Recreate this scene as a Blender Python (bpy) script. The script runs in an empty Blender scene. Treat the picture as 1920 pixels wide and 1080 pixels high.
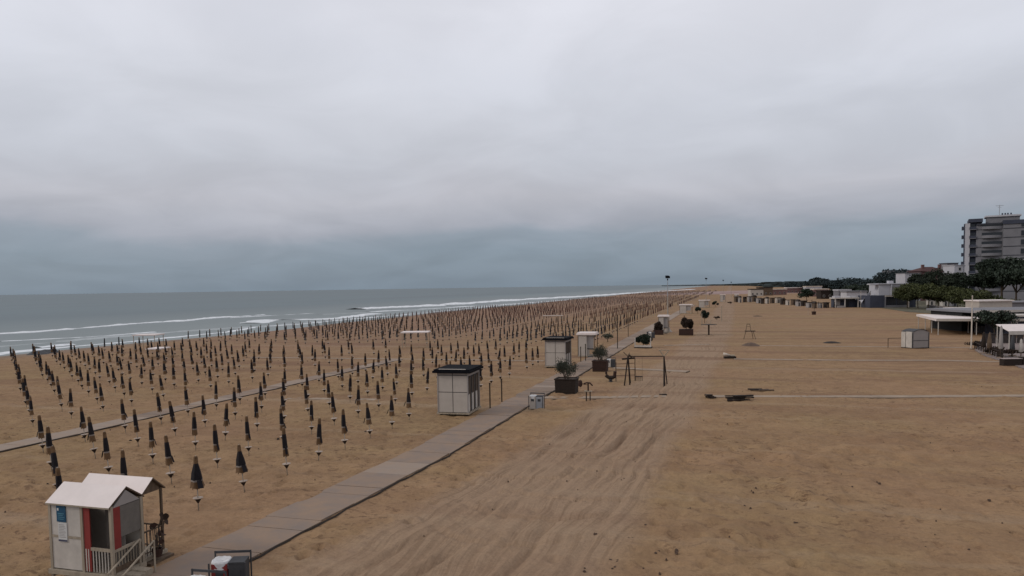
import bpy, math, random
import numpy as np
from mathutils import Vector, Matrix, noise as mnoise
random.seed(7); rng = np.random.default_rng(7)
S = bpy.context.scene
COL = S.collection
# ------------------------------------------------------------------ camera
HC = 9.0; F = 1380.0; PITCH = math.radians(3.5); ROLL = 0.0153
cam = bpy.data.cameras.new('camera'); camo = bpy.data.objects.new('camera', cam); COL.objects.link(camo)
S.camera = camo
cam.sensor_fit = 'HORIZONTAL'; cam.sensor_width = 36; cam.lens = 36*F/1920
cam.clip_end = 90000; cam.clip_start = 0.5
PPY = 538.3 + F*math.tan(PITCH)
cam.shift_y = (PPY-540)/1920
Rm = Matrix.Rotation(math.pi/2-PITCH, 3, 'X') @ Matrix.Rotation(-ROLL, 3, 'Z')
camo.matrix_world = Matrix.Translation((0,0,HC)) @ Rm.to_4x4()
def G(x, y, z=0.0):
    """photo pixel -> point on the level z"""
    d = Rm @ Vector(((x-960)/F, (PPY-y)/F, -1.0))
    t = (z-HC)/d.z
    return Vector((d.x*t, d.y*t, z))
def GY(x, Y):
    """ground point at depth Y under photo column x (near the horizon)"""
    return Vector(((x-960)/F*Y, Y, 0))
def hz(x): return 553-.0153*x
def HT(x, yb, yt): return HC*(yb-yt)/(yb-hz(x))
def PX(px, x, yb): return px*HC/(yb-hz(x))
AZ = math.atan(410/1380)
U = Vector((math.sin(AZ), math.cos(AZ), 0)); P = Vector((-math.cos(AZ), math.sin(AZ), 0))
def W(u, p, z=0.0): v = U*u+P*p; v.z = z; return v
def UP(v): return v.dot(U), v.dot(P)
S.render.resolution_x = 1024; S.render.resolution_y = 576
S.view_settings.view_transform = 'Standard'; S.view_settings.look = 'None'; S.view_settings.gamma = 1
S.view_settings.exposure = 0.06
# ------------------------------------------------------------------ materials
def nt(m): m.use_nodes = True; return m.node_tree.nodes, m.node_tree.links
MATS = {}
def mat(name, col, rough=.8, var=.12, scale=3.0, bump=.0, col2=None, metal=0, stretch=(1,1,1), spec=.3):
    if name in MATS: return MATS[name]
    m = bpy.data.materials.new(name); n, l = nt(m); b = n['Principled BSDF']
    b.inputs['Roughness'].default_value = rough; b.inputs['Metallic'].default_value = metal
    b.inputs['Specular IOR Level'].default_value = spec
    tc = n.new('ShaderNodeTexCoord'); mp = n.new('ShaderNodeMapping'); mp.inputs['Scale'].default_value = stretch
    l.new(tc.outputs['Object'], mp.inputs[0])
    ns = n.new('ShaderNodeTexNoise'); ns.inputs['Scale'].default_value = scale; ns.inputs['Detail'].default_value = 6
    ns.inputs['Roughness'].default_value = .65
    l.new(mp.outputs[0], ns.inputs['Vector'])
    mx = n.new('ShaderNodeMix'); mx.data_type = 'RGBA'
    c1 = [max(0, c*(1-var)) for c in col]; c2 = col2 or [min(1, c*(1+var)) for c in col]
    mx.inputs[6].default_value = (*c1, 1); mx.inputs[7].default_value = (*c2, 1)
    rp = n.new('ShaderNodeMapRange'); rp.inputs[1].default_value = .32; rp.inputs[2].default_value = .68
    l.new(ns.outputs[0], rp.inputs[0]); l.new(rp.outputs[0], mx.inputs[0]); l.new(mx.outputs[2], b.inputs['Base Color'])
    if bump:
        bp = n.new('ShaderNodeBump'); bp.inputs['Strength'].default_value = bump; bp.inputs['Distance'].default_value = .03
        l.new(ns.outputs[0], bp.inputs['Height']); l.new(bp.outputs[0], b.inputs['Normal'])
    MATS[name] = m; return m
WHITE = mat('white_paint', (.44,.40,.355), .6, .14, 1.6)
ROOFW = mat('white_sheet', (.66,.58,.54), .55, .06, 1.2)
PANEL = mat('grey_panel', (.27,.245,.23), .6, .07, 1.5)
PANELB = mat('pale_panel', (.40,.355,.31), .6, .07, 1.5)
GREYD = mat('dark_grey', (.045,.045,.048), .7, .15, 3)
BLACKF = mat('black_felt', (.007,.007,.009), .95, .25, 3, spec=.08)
WOOD = mat('weathered_wood', (.10,.068,.045), .85, .3, 6, .3, stretch=(1,1,.2))
WOODL = mat('pale_wood', (.29,.24,.18), .85, .2, 6, .2, stretch=(1,1,.2))
WOODD = mat('dark_wood', (.022,.014,.010), .85, .3, 6, .3)
RUST = mat('rust_brown', (.036,.017,.012), .85, .3, 5, .2)
RED = mat('red_paint', (.20,.028,.024), .6, .15, 2)
BLUE = mat('sign_blue', (.012,.062,.115), .5, .1, 2)
BLUEL = mat('sign_pale_blue', (.07,.19,.25), .5, .1, 2)
PAPER = mat('paper_white', (.5,.49,.47), .6, .05, 4)
INK = mat('ink', (.06,.06,.09), .6, .1, 4)
NAVY = mat('navy_cloth', (.0095,.0075,.0095), .9, .3, 8)
OCHRE = mat('ochre_cloth', (.11,.062,.030), .9, .3, 6)
PALEB = mat('pale_band', (.20,.17,.15), .9, .15, 6)
REDC = mat('rust_cloth', (.085,.040,.030), .9, .35, .05)
POLE = mat('pole_white', (.30,.26,.22), .5, .15, 3)
TRAY = mat('tray_cream', (.33,.25,.19), .5, .1, 3)
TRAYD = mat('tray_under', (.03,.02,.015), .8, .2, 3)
STEEL = mat('steel', (.30,.31,.33), .45, .12, 3, metal=.2)
BAG = mat('bin_bag', (.55,.54,.53), .5, .15, 8, .4)
CONC = mat('concrete', (.215,.168,.138), .9, .1, .9, .3, col2=(.255,.175,.118))
CONC2 = mat('concrete_pale', (.285,.228,.185), .9, .1, .9, .3, col2=(.27,.195,.14))
CONC3 = mat('concrete_dark', (.178,.140,.114), .9, .1, .9, .3, col2=(.235,.16,.108))
GAPM = mat('gap_dark', (.03,.022,.016), .9, .3, 3)
LEAFD = mat('leaf_dark', (.021,.031,.019), .8, .6, .35)
LEAFO = mat('leaf_olive', (.046,.052,.016), .8, .5, .3)
LEAFG = mat('leaf_grey', (.055,.06,.042), .8, .4, 4)
LEAFB = mat('leaf_blue', (.022,.034,.036), .85, .4, .1)
LEAFBR = mat('leaf_brown', (.034,.020,.013), .85, .4, 3)
BARK = mat('bark', (.07,.05,.035), .9, .3, 5, .4)
GLASS = mat('window_dark', (.02,.022,.026), .15, .2, 2, spec=.5)
BLDG = mat('render_grey', (.17,.165,.175), .85, .1, .25)
BLDG2 = mat('render_light', (.42,.41,.43), .85, .08, .25)
BLDGD = mat('render_blue_grey', (.045,.05,.07), .85, .15, .25)
BROOF = mat('slab_dark', (.035,.037,.045), .85, .2, .5)
PINK = mat('render_pink', (.15,.085,.08), .85, .1, .4)
TILE = mat('red_tiles', (.065,.027,.025), .85, .25, 1.5)
STONE = mat('pale_stone', (.33,.27,.25), .9, .2, 1.5, .4)
ROCK = mat('dark_rock', (.06,.06,.062), .8, .3, 2, .5)
FOAM = mat('sea_foam', (.62,.64,.65), .7, .2, .6)
SACK = mat('sack_cream', (.5,.43,.36), .8, .15, 5, .3)
# ------------------------------------------------------------------ mesh builder
class MB:
    def __init__(s): s.v = []; s.f = []; s.m = []; s.mats = []
    def mi(s, m):
        if m not in s.mats: s.mats.append(m)
        return s.mats.index(m)
    def add(s, vs, fs, m):
        b = len(s.v); s.v += [tuple(v) for v in vs]; k = s.mi(m)
        for f in fs: s.f.append([b+i for i in f]); s.m.append(k)
        return s
    def box(s, x0, x1, y0, y1, z0, z1, m, M=None):
        vs = [Vector(v) for v in ((x0,y0,z0),(x1,y0,z0),(x1,y1,z0),(x0,y1,z0),(x0,y0,z1),(x1,y0,z1),(x1,y1,z1),(x0,y1,z1))]
        if M is not None: vs = [M @ v for v in vs]
        return s.add(vs, [(0,3,2,1),(4,5,6,7),(0,1,5,4),(1,2,6,5),(2,3,7,6),(3,0,4,7)], m)
    def tube(s, pts, r, m, n=6, r2=None, cap=True):
        pts = [Vector(p) for p in pts]; k = len(pts); rings = []
        for i, p in enumerate(pts):
            d = (pts[min(i+1,k-1)]-pts[max(i-1,0)]).normalized()
            a = d.cross(Vector((0,0,1)) if abs(d.z) < .9 else Vector((1,0,0))).normalized(); b = d.cross(a)
            rr = r if r2 is None else r+(r2-r)*i/(k-1)
            rings += [p+(a*math.cos(t*2*math.pi/n)+b*math.sin(t*2*math.pi/n))*rr for t in range(n)]
        fs = []
        for i in range(k-1):
            for t in range(n): fs.append((i*n+t, i*n+(t+1)%n, (i+1)*n+(t+1)%n, (i+1)*n+t))
        if cap: fs.append(tuple(range(n))[::-1]); fs.append(tuple((k-1)*n+t for t in range(n)))
        return s.add(rings, fs, m)
    def lathe(s, prof, m, n=12, c=(0,0,0), fold=0, amp=0, ms=None, sx=1, ph=0):
        vs = []
        for j, (r, z) in enumerate(prof):
            for t in range(n):
                a = t*2*math.pi/n
                rr = r*(1+amp*math.cos(fold*a+ph)+.05*math.sin(3*a+z*4+ph)) if fold else r
                vs.append((c[0]+rr*math.cos(a)*sx, c[1]+rr*math.sin(a), c[2]+z))
        for j in range(len(prof)-1):
            mm = ms[j] if ms else m
            b = [(j*n+t, j*n+(t+1)%n, (j+1)*n+(t+1)%n, (j+1)*n+t) for t in range(n)]
            if j == 0: s.add(vs, b, mm); base = len(s.v)-len(vs)
            else:
                k = s.mi(mm)
                for f in b: s.f.append([base+i for i in f]); s.m.append(k)
        return s
    def xf(s, M): s.v = [tuple(M @ Vector(v)) for v in s.v]; return s
    def mesh(s, name, smooth=False):
        me = bpy.data.meshes.new(name); me.from_pydata(s.v, [], s.f)
        for m in s.mats: me.materials.append(m)
        me.polygons.foreach_set('material_index', s.m)
        if smooth: me.polygons.foreach_set('use_smooth', [True]*len(s.f))
        me.update(); return me
    def build(s, name, parent=None, smooth=False, label=None):
        o = bpy.data.objects.new(name, s.mesh(name, smooth)); COL.objects.link(o)
        if parent: o.parent = parent
        if label: o['label'] = label
        return o
def thing(name, label, cat, loc, rz=-AZ, group=None):
    o = bpy.data.objects.new(name, None); COL.objects.link(o); o.empty_display_size = .3
    o.location = loc; o.rotation_euler = (0,0,rz); o['label'] = label; o['category'] = cat
    if group: o['group'] = group
    return o
def tag(o, label, cat, group=None, kind=None):
    o['label'] = label; o['category'] = cat
    if group: o['group'] = group
    if kind: o['kind'] = kind
    return o
def struct(o, label=None, cat=None):
    o['kind'] = 'structure'; o['label'] = label or o.name; o['category'] = cat or 'ground'; return o
def dup(root, loc, rz=None, label=None, group=None, sc=None):
    r = root.copy(); COL.objects.link(r); r.location = loc
    if rz is not None: r.rotation_euler = (0,0,rz)
    if label: r['label'] = label
    if group: r['group'] = group
    if sc: r.scale = (sc,sc,sc)
    for ch in root.children:
        c = ch.copy(); COL.objects.link(c); c.parent = r
        for g in ch.children:
            d = g.copy(); COL.objects.link(d); d.parent = c
    return r
B = lambda *a: MB().box(*a)
# ------------------------------------------------------------------ sand
def vnoise(x, y, sc, seed):
    r = np.random.default_rng(seed); T = r.random((256,256))
    xs = x/sc; ys = y/sc; xi = np.floor(xs).astype(int); yi = np.floor(ys).astype(int)
    fx = xs-xi; fy = ys-yi; fx = fx*fx*(3-2*fx); fy = fy*fy*(3-2*fy)
    a = T[xi%256, yi%256]; b = T[(xi+1)%256, yi%256]; c = T[xi%256, (yi+1)%256]; d = T[(xi+1)%256, (yi+1)%256]
    return (a*(1-fx)+b*fx)*(1-fy)+(c*(1-fx)+d*fx)*fy-.5
def psh(u): return 106+2.5*np.sin(u/38.0+.6)+1.2*np.sin(u/13.0)
us = [8.0]
while us[-1] < 110: us.append(us[-1]+max(.11, .0052*us[-1]))
while us[-1] < 22000: us.append(us[-1]*1.03)
ps = list(np.arange(-22, 46, .16))
a = 46.0
while a < 150: a += min(1.4, .2+.03*(a-46)); ps.append(a)
a = -22.0; lo = []
while a > -5000: a -= .25+.05*(-22-a); lo.append(a)
ps = np.array(sorted(lo)+ps); us = np.array(us)
PP, UU = np.meshgrid(ps, us)
fade = np.clip(1.3-UU/110, 0, 1)
LC = 1.5+8.9*np.exp(-UU/80); LW = 2.9+1.5*np.exp(-(UU-25)/30); QQ = PP-LC
lane = 1/(1+np.exp((np.abs(QQ)-LW)/.4))
rough_ = np.clip(.45+1.6*vnoise(PP,UU,11,8)+.9*vnoise(PP,UU,4,9), .15, 1.2)
Z = .16*vnoise(PP,UU,5.5,1)+.26*vnoise(PP,UU,1.7,2)*(1-.93*lane)*rough_*.75+.34*vnoise(PP,UU,.75,3)*(1-.95*lane)*rough_*.75+.20*vnoise(PP,UU,.38,4)*(1-.85*lane)*rough_*.8
for k in range(22):
    p0 = rng.uniform(-1,1); wl = 18+rng.random()*45; am = .2+rng.random()*.9; ph = rng.random()*6; hd = rng.normal()*.25
    u1_, u2_ = (0, 999) if k < 9 else sorted(rng.uniform(16, 75, 2))
    win = np.clip((UU-u1_)/3, 0, 1)*np.clip((u2_-UU)/3, 0, 1)
    for s2 in (0, 1.75):
        c = LC+p0*(LW-1.2)+s2-.9+am*np.sin(UU/wl*6.28+ph)+hd*np.exp(-(UU-16)/14)*6
        dd = PP-c; w = .13+rng.random()*.06
        Z += (-.075*np.exp(-(dd/w)**2)+.045*np.exp(-((np.abs(dd)-.30)/.10)**2))*np.clip(1.5-UU/90,.15,1)*(.6+1.0*vnoise(UU,PP,7,30+k))*win
# turning arcs
for (u0, p0, R) in ((30,6.5,5.2),(33,10,6.5),(38,7,7),(27,7.5,4.2),(47,7,8),(24,8,3.6),(35,5,4.4)):
    rr = np.hypot(UU-u0-R, PP-p0); sect = np.clip(1.6-np.abs(np.arctan2(PP-p0, -(UU-u0-R)))*1.3, 0, 1)
    Z += (-.09*np.exp(-((rr-R)/.16)**2)+.04*np.exp(-((np.abs(rr-R)-.32)/.12)**2))*sect
# footprints and scuffs on the open sand
for k in range(2600):
    fu = 15+rng.random()**1.4*60; fp = -20+rng.random()*62
    if abs(fp-(1.5+8.9*math.exp(-fu/80))) < 3.6 and rng.random() < .8: continue
    if 14.2 < fp-.055*max(0,36-fu) < 17.6: continue
    i0 = np.searchsorted(us, fu-.6); i1 = np.searchsorted(us, fu+.6); j0 = np.searchsorted(ps, fp-.6); j1 = np.searchsorted(ps, fp+.6)
    du = UU[i0:i1,j0:j1]-fu; dp = PP[i0:i1,j0:j1]-fp; r2 = (du/.26)**2+(dp/.17)**2
    dep = .05+.07*rng.random()
    Z[i0:i1,j0:j1] += -dep*np.exp(-r2)+.4*dep*np.exp(-(np.sqrt(r2)-1.7)**2/.3)
Z *= fade
BD = .055*np.clip(36-UU,0,99)
path_mask = np.maximum(np.exp(-(np.clip(np.abs(PP-BD-15.83)-1.35,0,9)/.35)**2), np.exp(-(np.clip(np.abs(PP-40.9)-1.0,0,9)/.3)**2)*(UU<88))
Z = Z*(1-path_mask)-.02*path_mask
for pe, amp in ((17.1,.17),(14.55,.07),(41.85,.12),(39.95,.08)):
    Z += np.clip(vnoise(UU,PP*.4,2.3,int(pe))+.6*vnoise(UU,PP,.8,int(pe)+1)+.12,0,1)*amp*np.exp(-((PP-(BD if pe < 20 else BD)-pe)/.28)**2)
sh = psh(UU); t = np.clip((PP-90)/(sh-90), 0, 6)
Z = Z*(1-np.clip((PP-86)/6,0,1)) - .32*t**1.4
nu, npp = Z.shape
verts = np.stack([-PP, UU, Z], -1).reshape(-1,3)
idx = np.arange(nu*npp).reshape(nu, npp)
quads = np.stack([idx[:-1,:-1], idx[1:,:-1], idx[1:,1:], idx[:-1,1:]], -1).reshape(-1,4)
me = bpy.data.meshes.new('sand'); me.vertices.add(len(verts)); me.vertices.foreach_set('co', verts.ravel())
me.loops.add(quads.size); me.loops.foreach_set('vertex_index', quads.ravel())
me.polygons.add(len(quads)); me.polygons.foreach_set('loop_start', np.arange(0, quads.size, 4)); me.polygons.foreach_set('loop_total', np.full(len(quads), 4))
me.polygons.foreach_set('use_smooth', np.ones(len(quads), bool)); me.update(calc_edges=True); me.validate()
def sandmat():
    m = bpy.data.materials.new('beach_sand'); n, l = nt(m); b = n['Principled BSDF']
    b.inputs['Roughness'].default_value = .95; b.inputs['Specular IOR Level'].default_value = .1
    tc = n.new('ShaderNodeTexCoord')
    def nz(scale, sv=(1,1,1), det=6, ro=.6):
        mp = n.new('ShaderNodeMapping'); mp.inputs['Scale'].default_value = sv; l.new(tc.outputs['Object'], mp.inputs[0])
        q = n.new('ShaderNodeTexNoise'); q.inputs['Scale'].default_value = scale; q.inputs['Detail'].default_value = det; q.inputs['Roughness'].default_value = ro
        l.new(mp.outputs[0], q.inputs['Vector']); return q.outputs[0]
    def rng_(s, a, bb, c=0, d=1):
        r = n.new('ShaderNodeMapRange'); r.inputs[1].default_value = a; r.inputs[2].default_value = bb; r.inputs[3].default_value = c; r.inputs[4].default_value = d
        l.new(s, r.inputs[0]); return r.outputs[0]
    def mix(f, a, bb):
        x = n.new('ShaderNodeMix'); x.data_type = 'RGBA'
        l.new(f, x.inputs[0])
        for k, v in ((6, a), (7, bb)):
            if isinstance(v, tuple): x.inputs[k].default_value = (*v, 1)
            else: l.new(v, x.inputs[k])
        return x.outputs[2]
    def math_(op, a, bb):
        q = n.new('ShaderNodeMath'); q.operation = op
        for k, v in ((0, a), (1, bb)):
            if isinstance(v, (int, float)): q.inputs[k].default_value = v
            else: l.new(v, q.inputs[k])
        return q.outputs[0]
    big = rng_(nz(.055, det=4), .38, .62)
    c = mix(big, (.288,.180,.102), (.270,.180,.094))
    mid = rng_(nz(.5, det=8, ro=.7), .40, .66)
    c = mix(math_('MULTIPLY', mid, .5), c, (.170,.098,.054))
    scuff_shade = rng_(nz(2.1, (.8,1.25,1), 7, .78), .54, .60)  # dark flecks painted in for the shaded slopes of scuffs
    c = mix(math_('MULTIPLY', math_('MULTIPLY', scuff_shade, rng_(nz(.09, det=3), .36, .58, .15, 1)), .85), c, (.115,.066,.040))
    # trodden lane where vehicles drive: smoother paler sand with long ruts
    sx = n.new('ShaderNodeSeparateXYZ'); l.new(tc.outputs['Object'], sx.inputs[0])
    wob = math_('MULTIPLY', math_('SUBTRACT', nz(.07, det=3), .5), 3.0)
    px_ = math_('MULTIPLY', sx.outputs[0], -1.0)
    e1 = math_('EXPONENT', math_('MULTIPLY', sx.outputs[1], -1/80), 0); cen = math_('ADD', math_('MULTIPLY', e1, 8.9), 1.5)
    e2 = math_('EXPONENT', math_('MULTIPLY', math_('SUBTRACT', sx.outputs[1], 25), -1/30), 0); lw = math_('ADD', math_('MULTIPLY', e2, 1.5), 2.9)
    q_ = math_('ADD', math_('SUBTRACT', px_, cen), wob)
    ln = rng_(math_('SUBTRACT', math_('ABSOLUTE', q_, 0), lw), .7, -.5)
    cbn = n.new('ShaderNodeCombineXYZ'); l.new(math_('ADD', q_, math_('MULTIPLY', math_('SUBTRACT', nz(.06, det=2), .5), 5.0)), cbn.inputs[0]); l.new(sx.outputs[1], cbn.inputs[1])
    def nzq(sv, det, ro):
        mp = n.new('ShaderNodeMapping'); mp.inputs['Scale'].default_value = sv; l.new(cbn.outputs[0], mp.inputs[0])
        q = n.new('ShaderNodeTexNoise'); q.inputs['Scale'].default_value = 1.0; q.inputs['Detail'].default_value = det; q.inputs['Roughness'].default_value = ro
        l.new(mp.outputs[0], q.inputs['Vector']); return q.outputs[0]
    c = mix(math_('MULTIPLY', ln, .75), c, (.285,.198,.132))
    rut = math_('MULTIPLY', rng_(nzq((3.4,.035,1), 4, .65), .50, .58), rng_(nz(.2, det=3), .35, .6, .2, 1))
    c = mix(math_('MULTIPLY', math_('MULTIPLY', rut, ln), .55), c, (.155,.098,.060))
    # raked bands across the open sand
    bands = rng_(nz(1.0, (.022,.17,1), 5, .65), .5, .62)
    c = mix(math_('MULTIPLY', math_('MULTIPLY', bands, rng_(sx.outputs[1], 45, 80, .4, 1)), .7), c, (.175,.100,.062))
    pale = rng_(nz(1.0, (.012,.30,1), 4, .55), .58, .68)
    c = mix(math_('MULTIPLY', pale, .5), c, (.31,.225,.148))
    # reddish damp sand among the umbrellas further along
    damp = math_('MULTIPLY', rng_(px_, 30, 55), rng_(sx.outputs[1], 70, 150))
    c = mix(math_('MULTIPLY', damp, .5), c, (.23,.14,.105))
    wet = rng_(px_, 97, 108)
    c = mix(math_('MULTIPLY', wet, .75), c, (.14,.11,.09))
    fine = rng_(nz(7, det=6, ro=.8), .3, .7, .84, 1.14)
    vm = n.new('ShaderNodeVectorMath'); vm.operation = 'SCALE'; l.new(c, vm.inputs[0]); l.new(fine, vm.inputs['Scale'])
    l.new(vm.outputs[0], b.inputs['Base Color'])
    l.new(rng_(wet, 0, 1, .95, .55), b.inputs['Roughness'])
    bp = n.new('ShaderNodeBump'); bp.inputs['Strength'].default_value = 1.0; bp.inputs['Distance'].default_value = .09
    l.new(math_('ADD', nz(2.6, det=8, ro=.65), math_('MULTIPLY', nzq((3.0,.06,1), 4, .6), ln)), bp.inputs['Height']); l.new(bp.outputs[0], b.inputs['Normal'])
    return m
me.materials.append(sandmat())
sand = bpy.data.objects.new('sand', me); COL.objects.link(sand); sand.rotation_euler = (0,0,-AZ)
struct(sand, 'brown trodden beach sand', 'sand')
# ------------------------------------------------------------------ sea
def seamat():
    m = bpy.data.materials.new('sea_water'); n, l = nt(m); b = n['Principled BSDF']
    b.inputs['Roughness'].default_value = .38; b.inputs['IOR'].default_value = 1.33; b.inputs['Specular IOR Level'].default_value = .33
    tc = n.new('ShaderNodeTexCoord')
    mp = n.new('ShaderNodeMapping'); mp.inputs['Scale'].default_value = (.16,.05,1); l.new(tc.outputs['Object'], mp.inputs[0])
    q = n.new('ShaderNodeTexNoise'); q.inputs['Scale'].default_value = 1; q.inputs['Detail'].default_value = 8; l.new(mp.outputs[0], q.inputs['Vector'])
    mp2 = n.new('ShaderNodeMapping'); mp2.inputs['Scale'].default_value = (.012,.002,1); l.new(tc.outputs['Object'], mp2.inputs[0])
    q2 = n.new('ShaderNodeTexNoise'); q2.inputs['Scale'].default_value = 1; q2.inputs['Detail'].default_value = 5; l.new(mp2.outputs[0], q2.inputs['Vector'])
    sx = n.new('ShaderNodeSeparateXYZ'); l.new(tc.outputs['Object'], sx.inputs[0])
    r = n.new('ShaderNodeMapRange'); r.inputs[1].default_value = -105; r.inputs[2].default_value = -260; l.new(sx.outputs[0], r.inputs[0])
    mx = n.new('ShaderNodeMix'); mx.data_type = 'RGBA'; mx.inputs[6].default_value = (.14,.165,.155,1); mx.inputs[7].default_value = (.034,.066,.072,1)
    l.new(r.outputs[0], mx.inputs[0])
    mx2 = n.new('ShaderNodeMix'); mx2.data_type = 'RGBA'; mx2.blend_type = 'MULTIPLY'; mx2.inputs[0].default_value = 1
    r2 = n.new('ShaderNodeMapRange'); r2.inputs[1].default_value = .35; r2.inputs[2].default_value = .65; r2.inputs[3].default_value = .82; r2.inputs[4].default_value = 1.1
    l.new(q2.outputs[0], r2.inputs[0]); l.new(mx.outputs[2], mx2.inputs[6]); l.new(r2.outputs[0], mx2.inputs[7]); l.new(mx2.outputs[2], b.inputs['Base Color'])
    bp = n.new('ShaderNodeBump'); bp.inputs['Strength'].default_value = .45; bp.inputs['Distance'].default_value = .4
    l.new(q.outputs[0], bp.inputs['Height']); l.new(bp.outputs[0], b.inputs['Normal'])
    return m
SEA = seamat()
mb = MB(); mb.add([(-100,-800,-.3),(-100,70000,-.3),(-70000,70000,-.3),(-70000,-800,-.3)], [(0,1,2,3)], SEA)
sea = mb.build('sea'); sea.rotation_euler = (0,0,-AZ); struct(sea, 'grey green sea reaching the horizon', 'water')
FOAM2 = mat('thin_foam', (.30,.325,.325), .6, .25, .4)
def foam(name, pts, w, h, label, seed, brk=.0, step=1.5, fm=None):
    FOAM = fm or MATS['sea_foam']
    """a breaking crest: ridge with ragged width along pixel polyline"""
    r = random.Random(seed); mb = MB(); pl = [G(x, y, -.3) for x, y in pts]; k = 0; prev = None
    for a, b in zip(pl[:-1], pl[1:]):
        n_ = max(2, int((b-a).length/step))
        for i in range(n_):
            q = a.lerp(b, i/n_); s = (k*step)
            nn = mnoise.noise(Vector((s*.05, seed, 0)))+.6*mnoise.noise(Vector((s*.23, seed, 4)))+.4*mnoise.noise(Vector((s*.8, seed, 9)))
            ww = w*max(0.02, .8+nn*1.1-brk); hh = h*max(.03, .8+nn*.9-brk)
            off = 1.2*mnoise.noise(Vector((s*.09, seed, 7)))
            row = [q+P*(off+ww*.5), q+P*(off+ww*.1)+Vector((0,0,hh)), q+P*(off-ww*.2)+Vector((0,0,hh*.8)), q+P*(off-ww*.5)]
            row = [v+Vector((0,0,-.02 if j in (0,3) else .01)) for j, v in enumerate(row)]
            if prev: mb.add(prev+row, [(0,4,5,1),(1,5,6,2),(2,6,7,3)], FOAM)
            prev = row; k += 1
    o = mb.build(name, smooth=True); tag(o, label, 'wave foam', kind='structure'); return o
foam('wave_foam', [(-60,629),(60,623),(170,614),(250,607),(340,602),(400,596),(440,594),(500,590)], 4, .30, 'long breaking white wave crest out from the left shore', 3)
foam('wave_foam', [(430,596),(520,591),(600,587)], 3, .15, 'broken remnants of the wave crest', 5, .45)
foam('wave_foam', [(668,580),(700,578),(800,574),(960,563),(1100,555.6),(1180,550),(1300,543)], 13, .62, 'bright white breaker running towards the far shore', 8, -.1)
foam('wave_foam', [(-60,672),(0,663),(60,656),(130,650),(250,640),(360,629),(430,622),(480,613),(560,608),(640,600),(760,590),(900,576),(1000,567),(1180,553)], 3.2, .07, 'thin white wash along the waterline', 12)
foam('wave_foam', [(0,640),(80,636),(160,632),(300,622)], 3.0, .10, 'faint second line of foam near shore', 14, .35)
foam('wave_foam', [(70,652),(120,647),(150,645)], 3.5, .2, 'white foam around the dark rocks', 16, .1)
foam('wave_foam', [(470,606),(500,600),(540,600),(590,599),(640,596),(700,588)], 11, .22, 'broad white swash behind the umbrellas', 21, .05)
foam('wave_foam', [(690,585),(800,579),(960,570),(1100,560)], 7, .15, 'second white line inside the far breaker', 25, .25)
foam('wave_foam', [(-60,655),(60,645),(180,634),(330,622),(470,612)], 7, .06, 'grey washed-out foam sheet beside the left waterline', 31, .1, fm=FOAM2)
foam('wave_foam', [(440,617),(600,602),(760,590),(900,577)], 7, .06, 'grey foam sheet behind the middle umbrellas', 37, .1, fm=FOAM2)
foam('wave_foam', [(600,590),(760,582),(960,570)], 8, .10, 'thin grey surf between the two far breakers', 39, .2, fm=FOAM2)
# ------------------------------------------------------------------ paths
def bend(u): return .055*max(0, 36-u)
def slab_path(name, u0, u1, p0, p1, label, seed, sl=1.2, flat=.05, mats=(CONC,CONC2,CONC3), edge=True):
    r = random.Random(seed); mb = MB(); u = u0; k = 0; m = mats[0]
    while u < u1:
        L = sl*(1 if u < 140 else 4)
        if r.random() < .35: m = r.choice(mats)
        jz = r.uniform(-.012,.012); jp = r.uniform(-.06,.06)
        z1 = flat+jz
        bd = bend(u); be = bend(u+L)
        c = [W(u+.02,p0+jp+bd), W(u+.02,p1+jp+bd), W(u+L,p1+jp+be), W(u+L,p0+jp+be)]
        mb.add([v+Vector((0,0,-.06)) for v in c]+[v+Vector((0,0,z1)) for v in c], [(4,7,6,5),(0,1,5,4),(1,2,6,5),(2,3,7,6),(3,0,4,7)], m)
        u += L; k += 1
    if edge:
        pts = [W(q, p0-.10+bend(q)+.04*math.sin(q*1.7)+.03*math.sin(q*4.1), .01) for q in np.arange(u0, min(u1,120), .5)]
        mb.tube(pts, .05, GAPM, 4)
    o = mb.build(name); struct(o, label, 'path'); return o
slab_path('boardwalk', 14, 330, 14.6, 17.05, 'long concrete slab walkway beside the umbrellas', 1)
slab_path('path', 14, 86, 40.0, 41.8, 'second slab walkway running through the umbrella field', 2, edge=True)
PATHM = mat('sandy_slab', (.27,.205,.15), .9, .2, .8, .3)
def strip(name, pts, w, label, m=None, z=.045):
    m = PATHM
    mb = MB(); pl = [G(x, y, 0) for x, y in pts]; L = []; Rr = []
    r = random.Random(len(label)); fin = []
    for a, b in zip(pl[:-1], pl[1:]):
        n_ = max(1, int((b-a).length/1.2)); fin += [a.lerp(b, i/n_) for i in range(n_)]
    fin.append(pl[-1]); prev = None
    for i, q in enumerate(fin):
        d = (fin[min(i+1,len(fin)-1)]-fin[max(i-1,0)]).normalized(); nn = Vector((-d.y, d.x, 0))
        w1 = w*.5*(1+.12*r.uniform(-1,1)); zz = Vector((0,0,z))
        row = [q-nn*w1-Vector((0,0,.05)), q-nn*w1+zz, q+nn*w1+zz, q+nn*w1-Vector((0,0,.05))]
        if prev: mb.add(prev+row, [(0,4,5,1),(1,5,6,2),(2,6,7,3)], m)
        prev = row
    o = mb.build(name); struct(o, label, 'path'); return o
strip('path', [(1336,743.5),(1500,744),(1700,744),(1930,742.5)], 1.0, 'narrow pale slab path crossing the open sand', CONC)
strip('path', [(1012,746),(1130,745.5),(1250,743)], 1.1, 'slab path from the walkway towards the swing', CONC)
strip('path', [(1376,673.5),(1600,676),(1760,676),(1880,679),(1925,688)], .9, 'pale path leading to the terrace', CONC)
strip('path', [(470,670.5),(700,673),(1020,677)], .8, 'slab path crossing the umbrella field', CONC)
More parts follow.
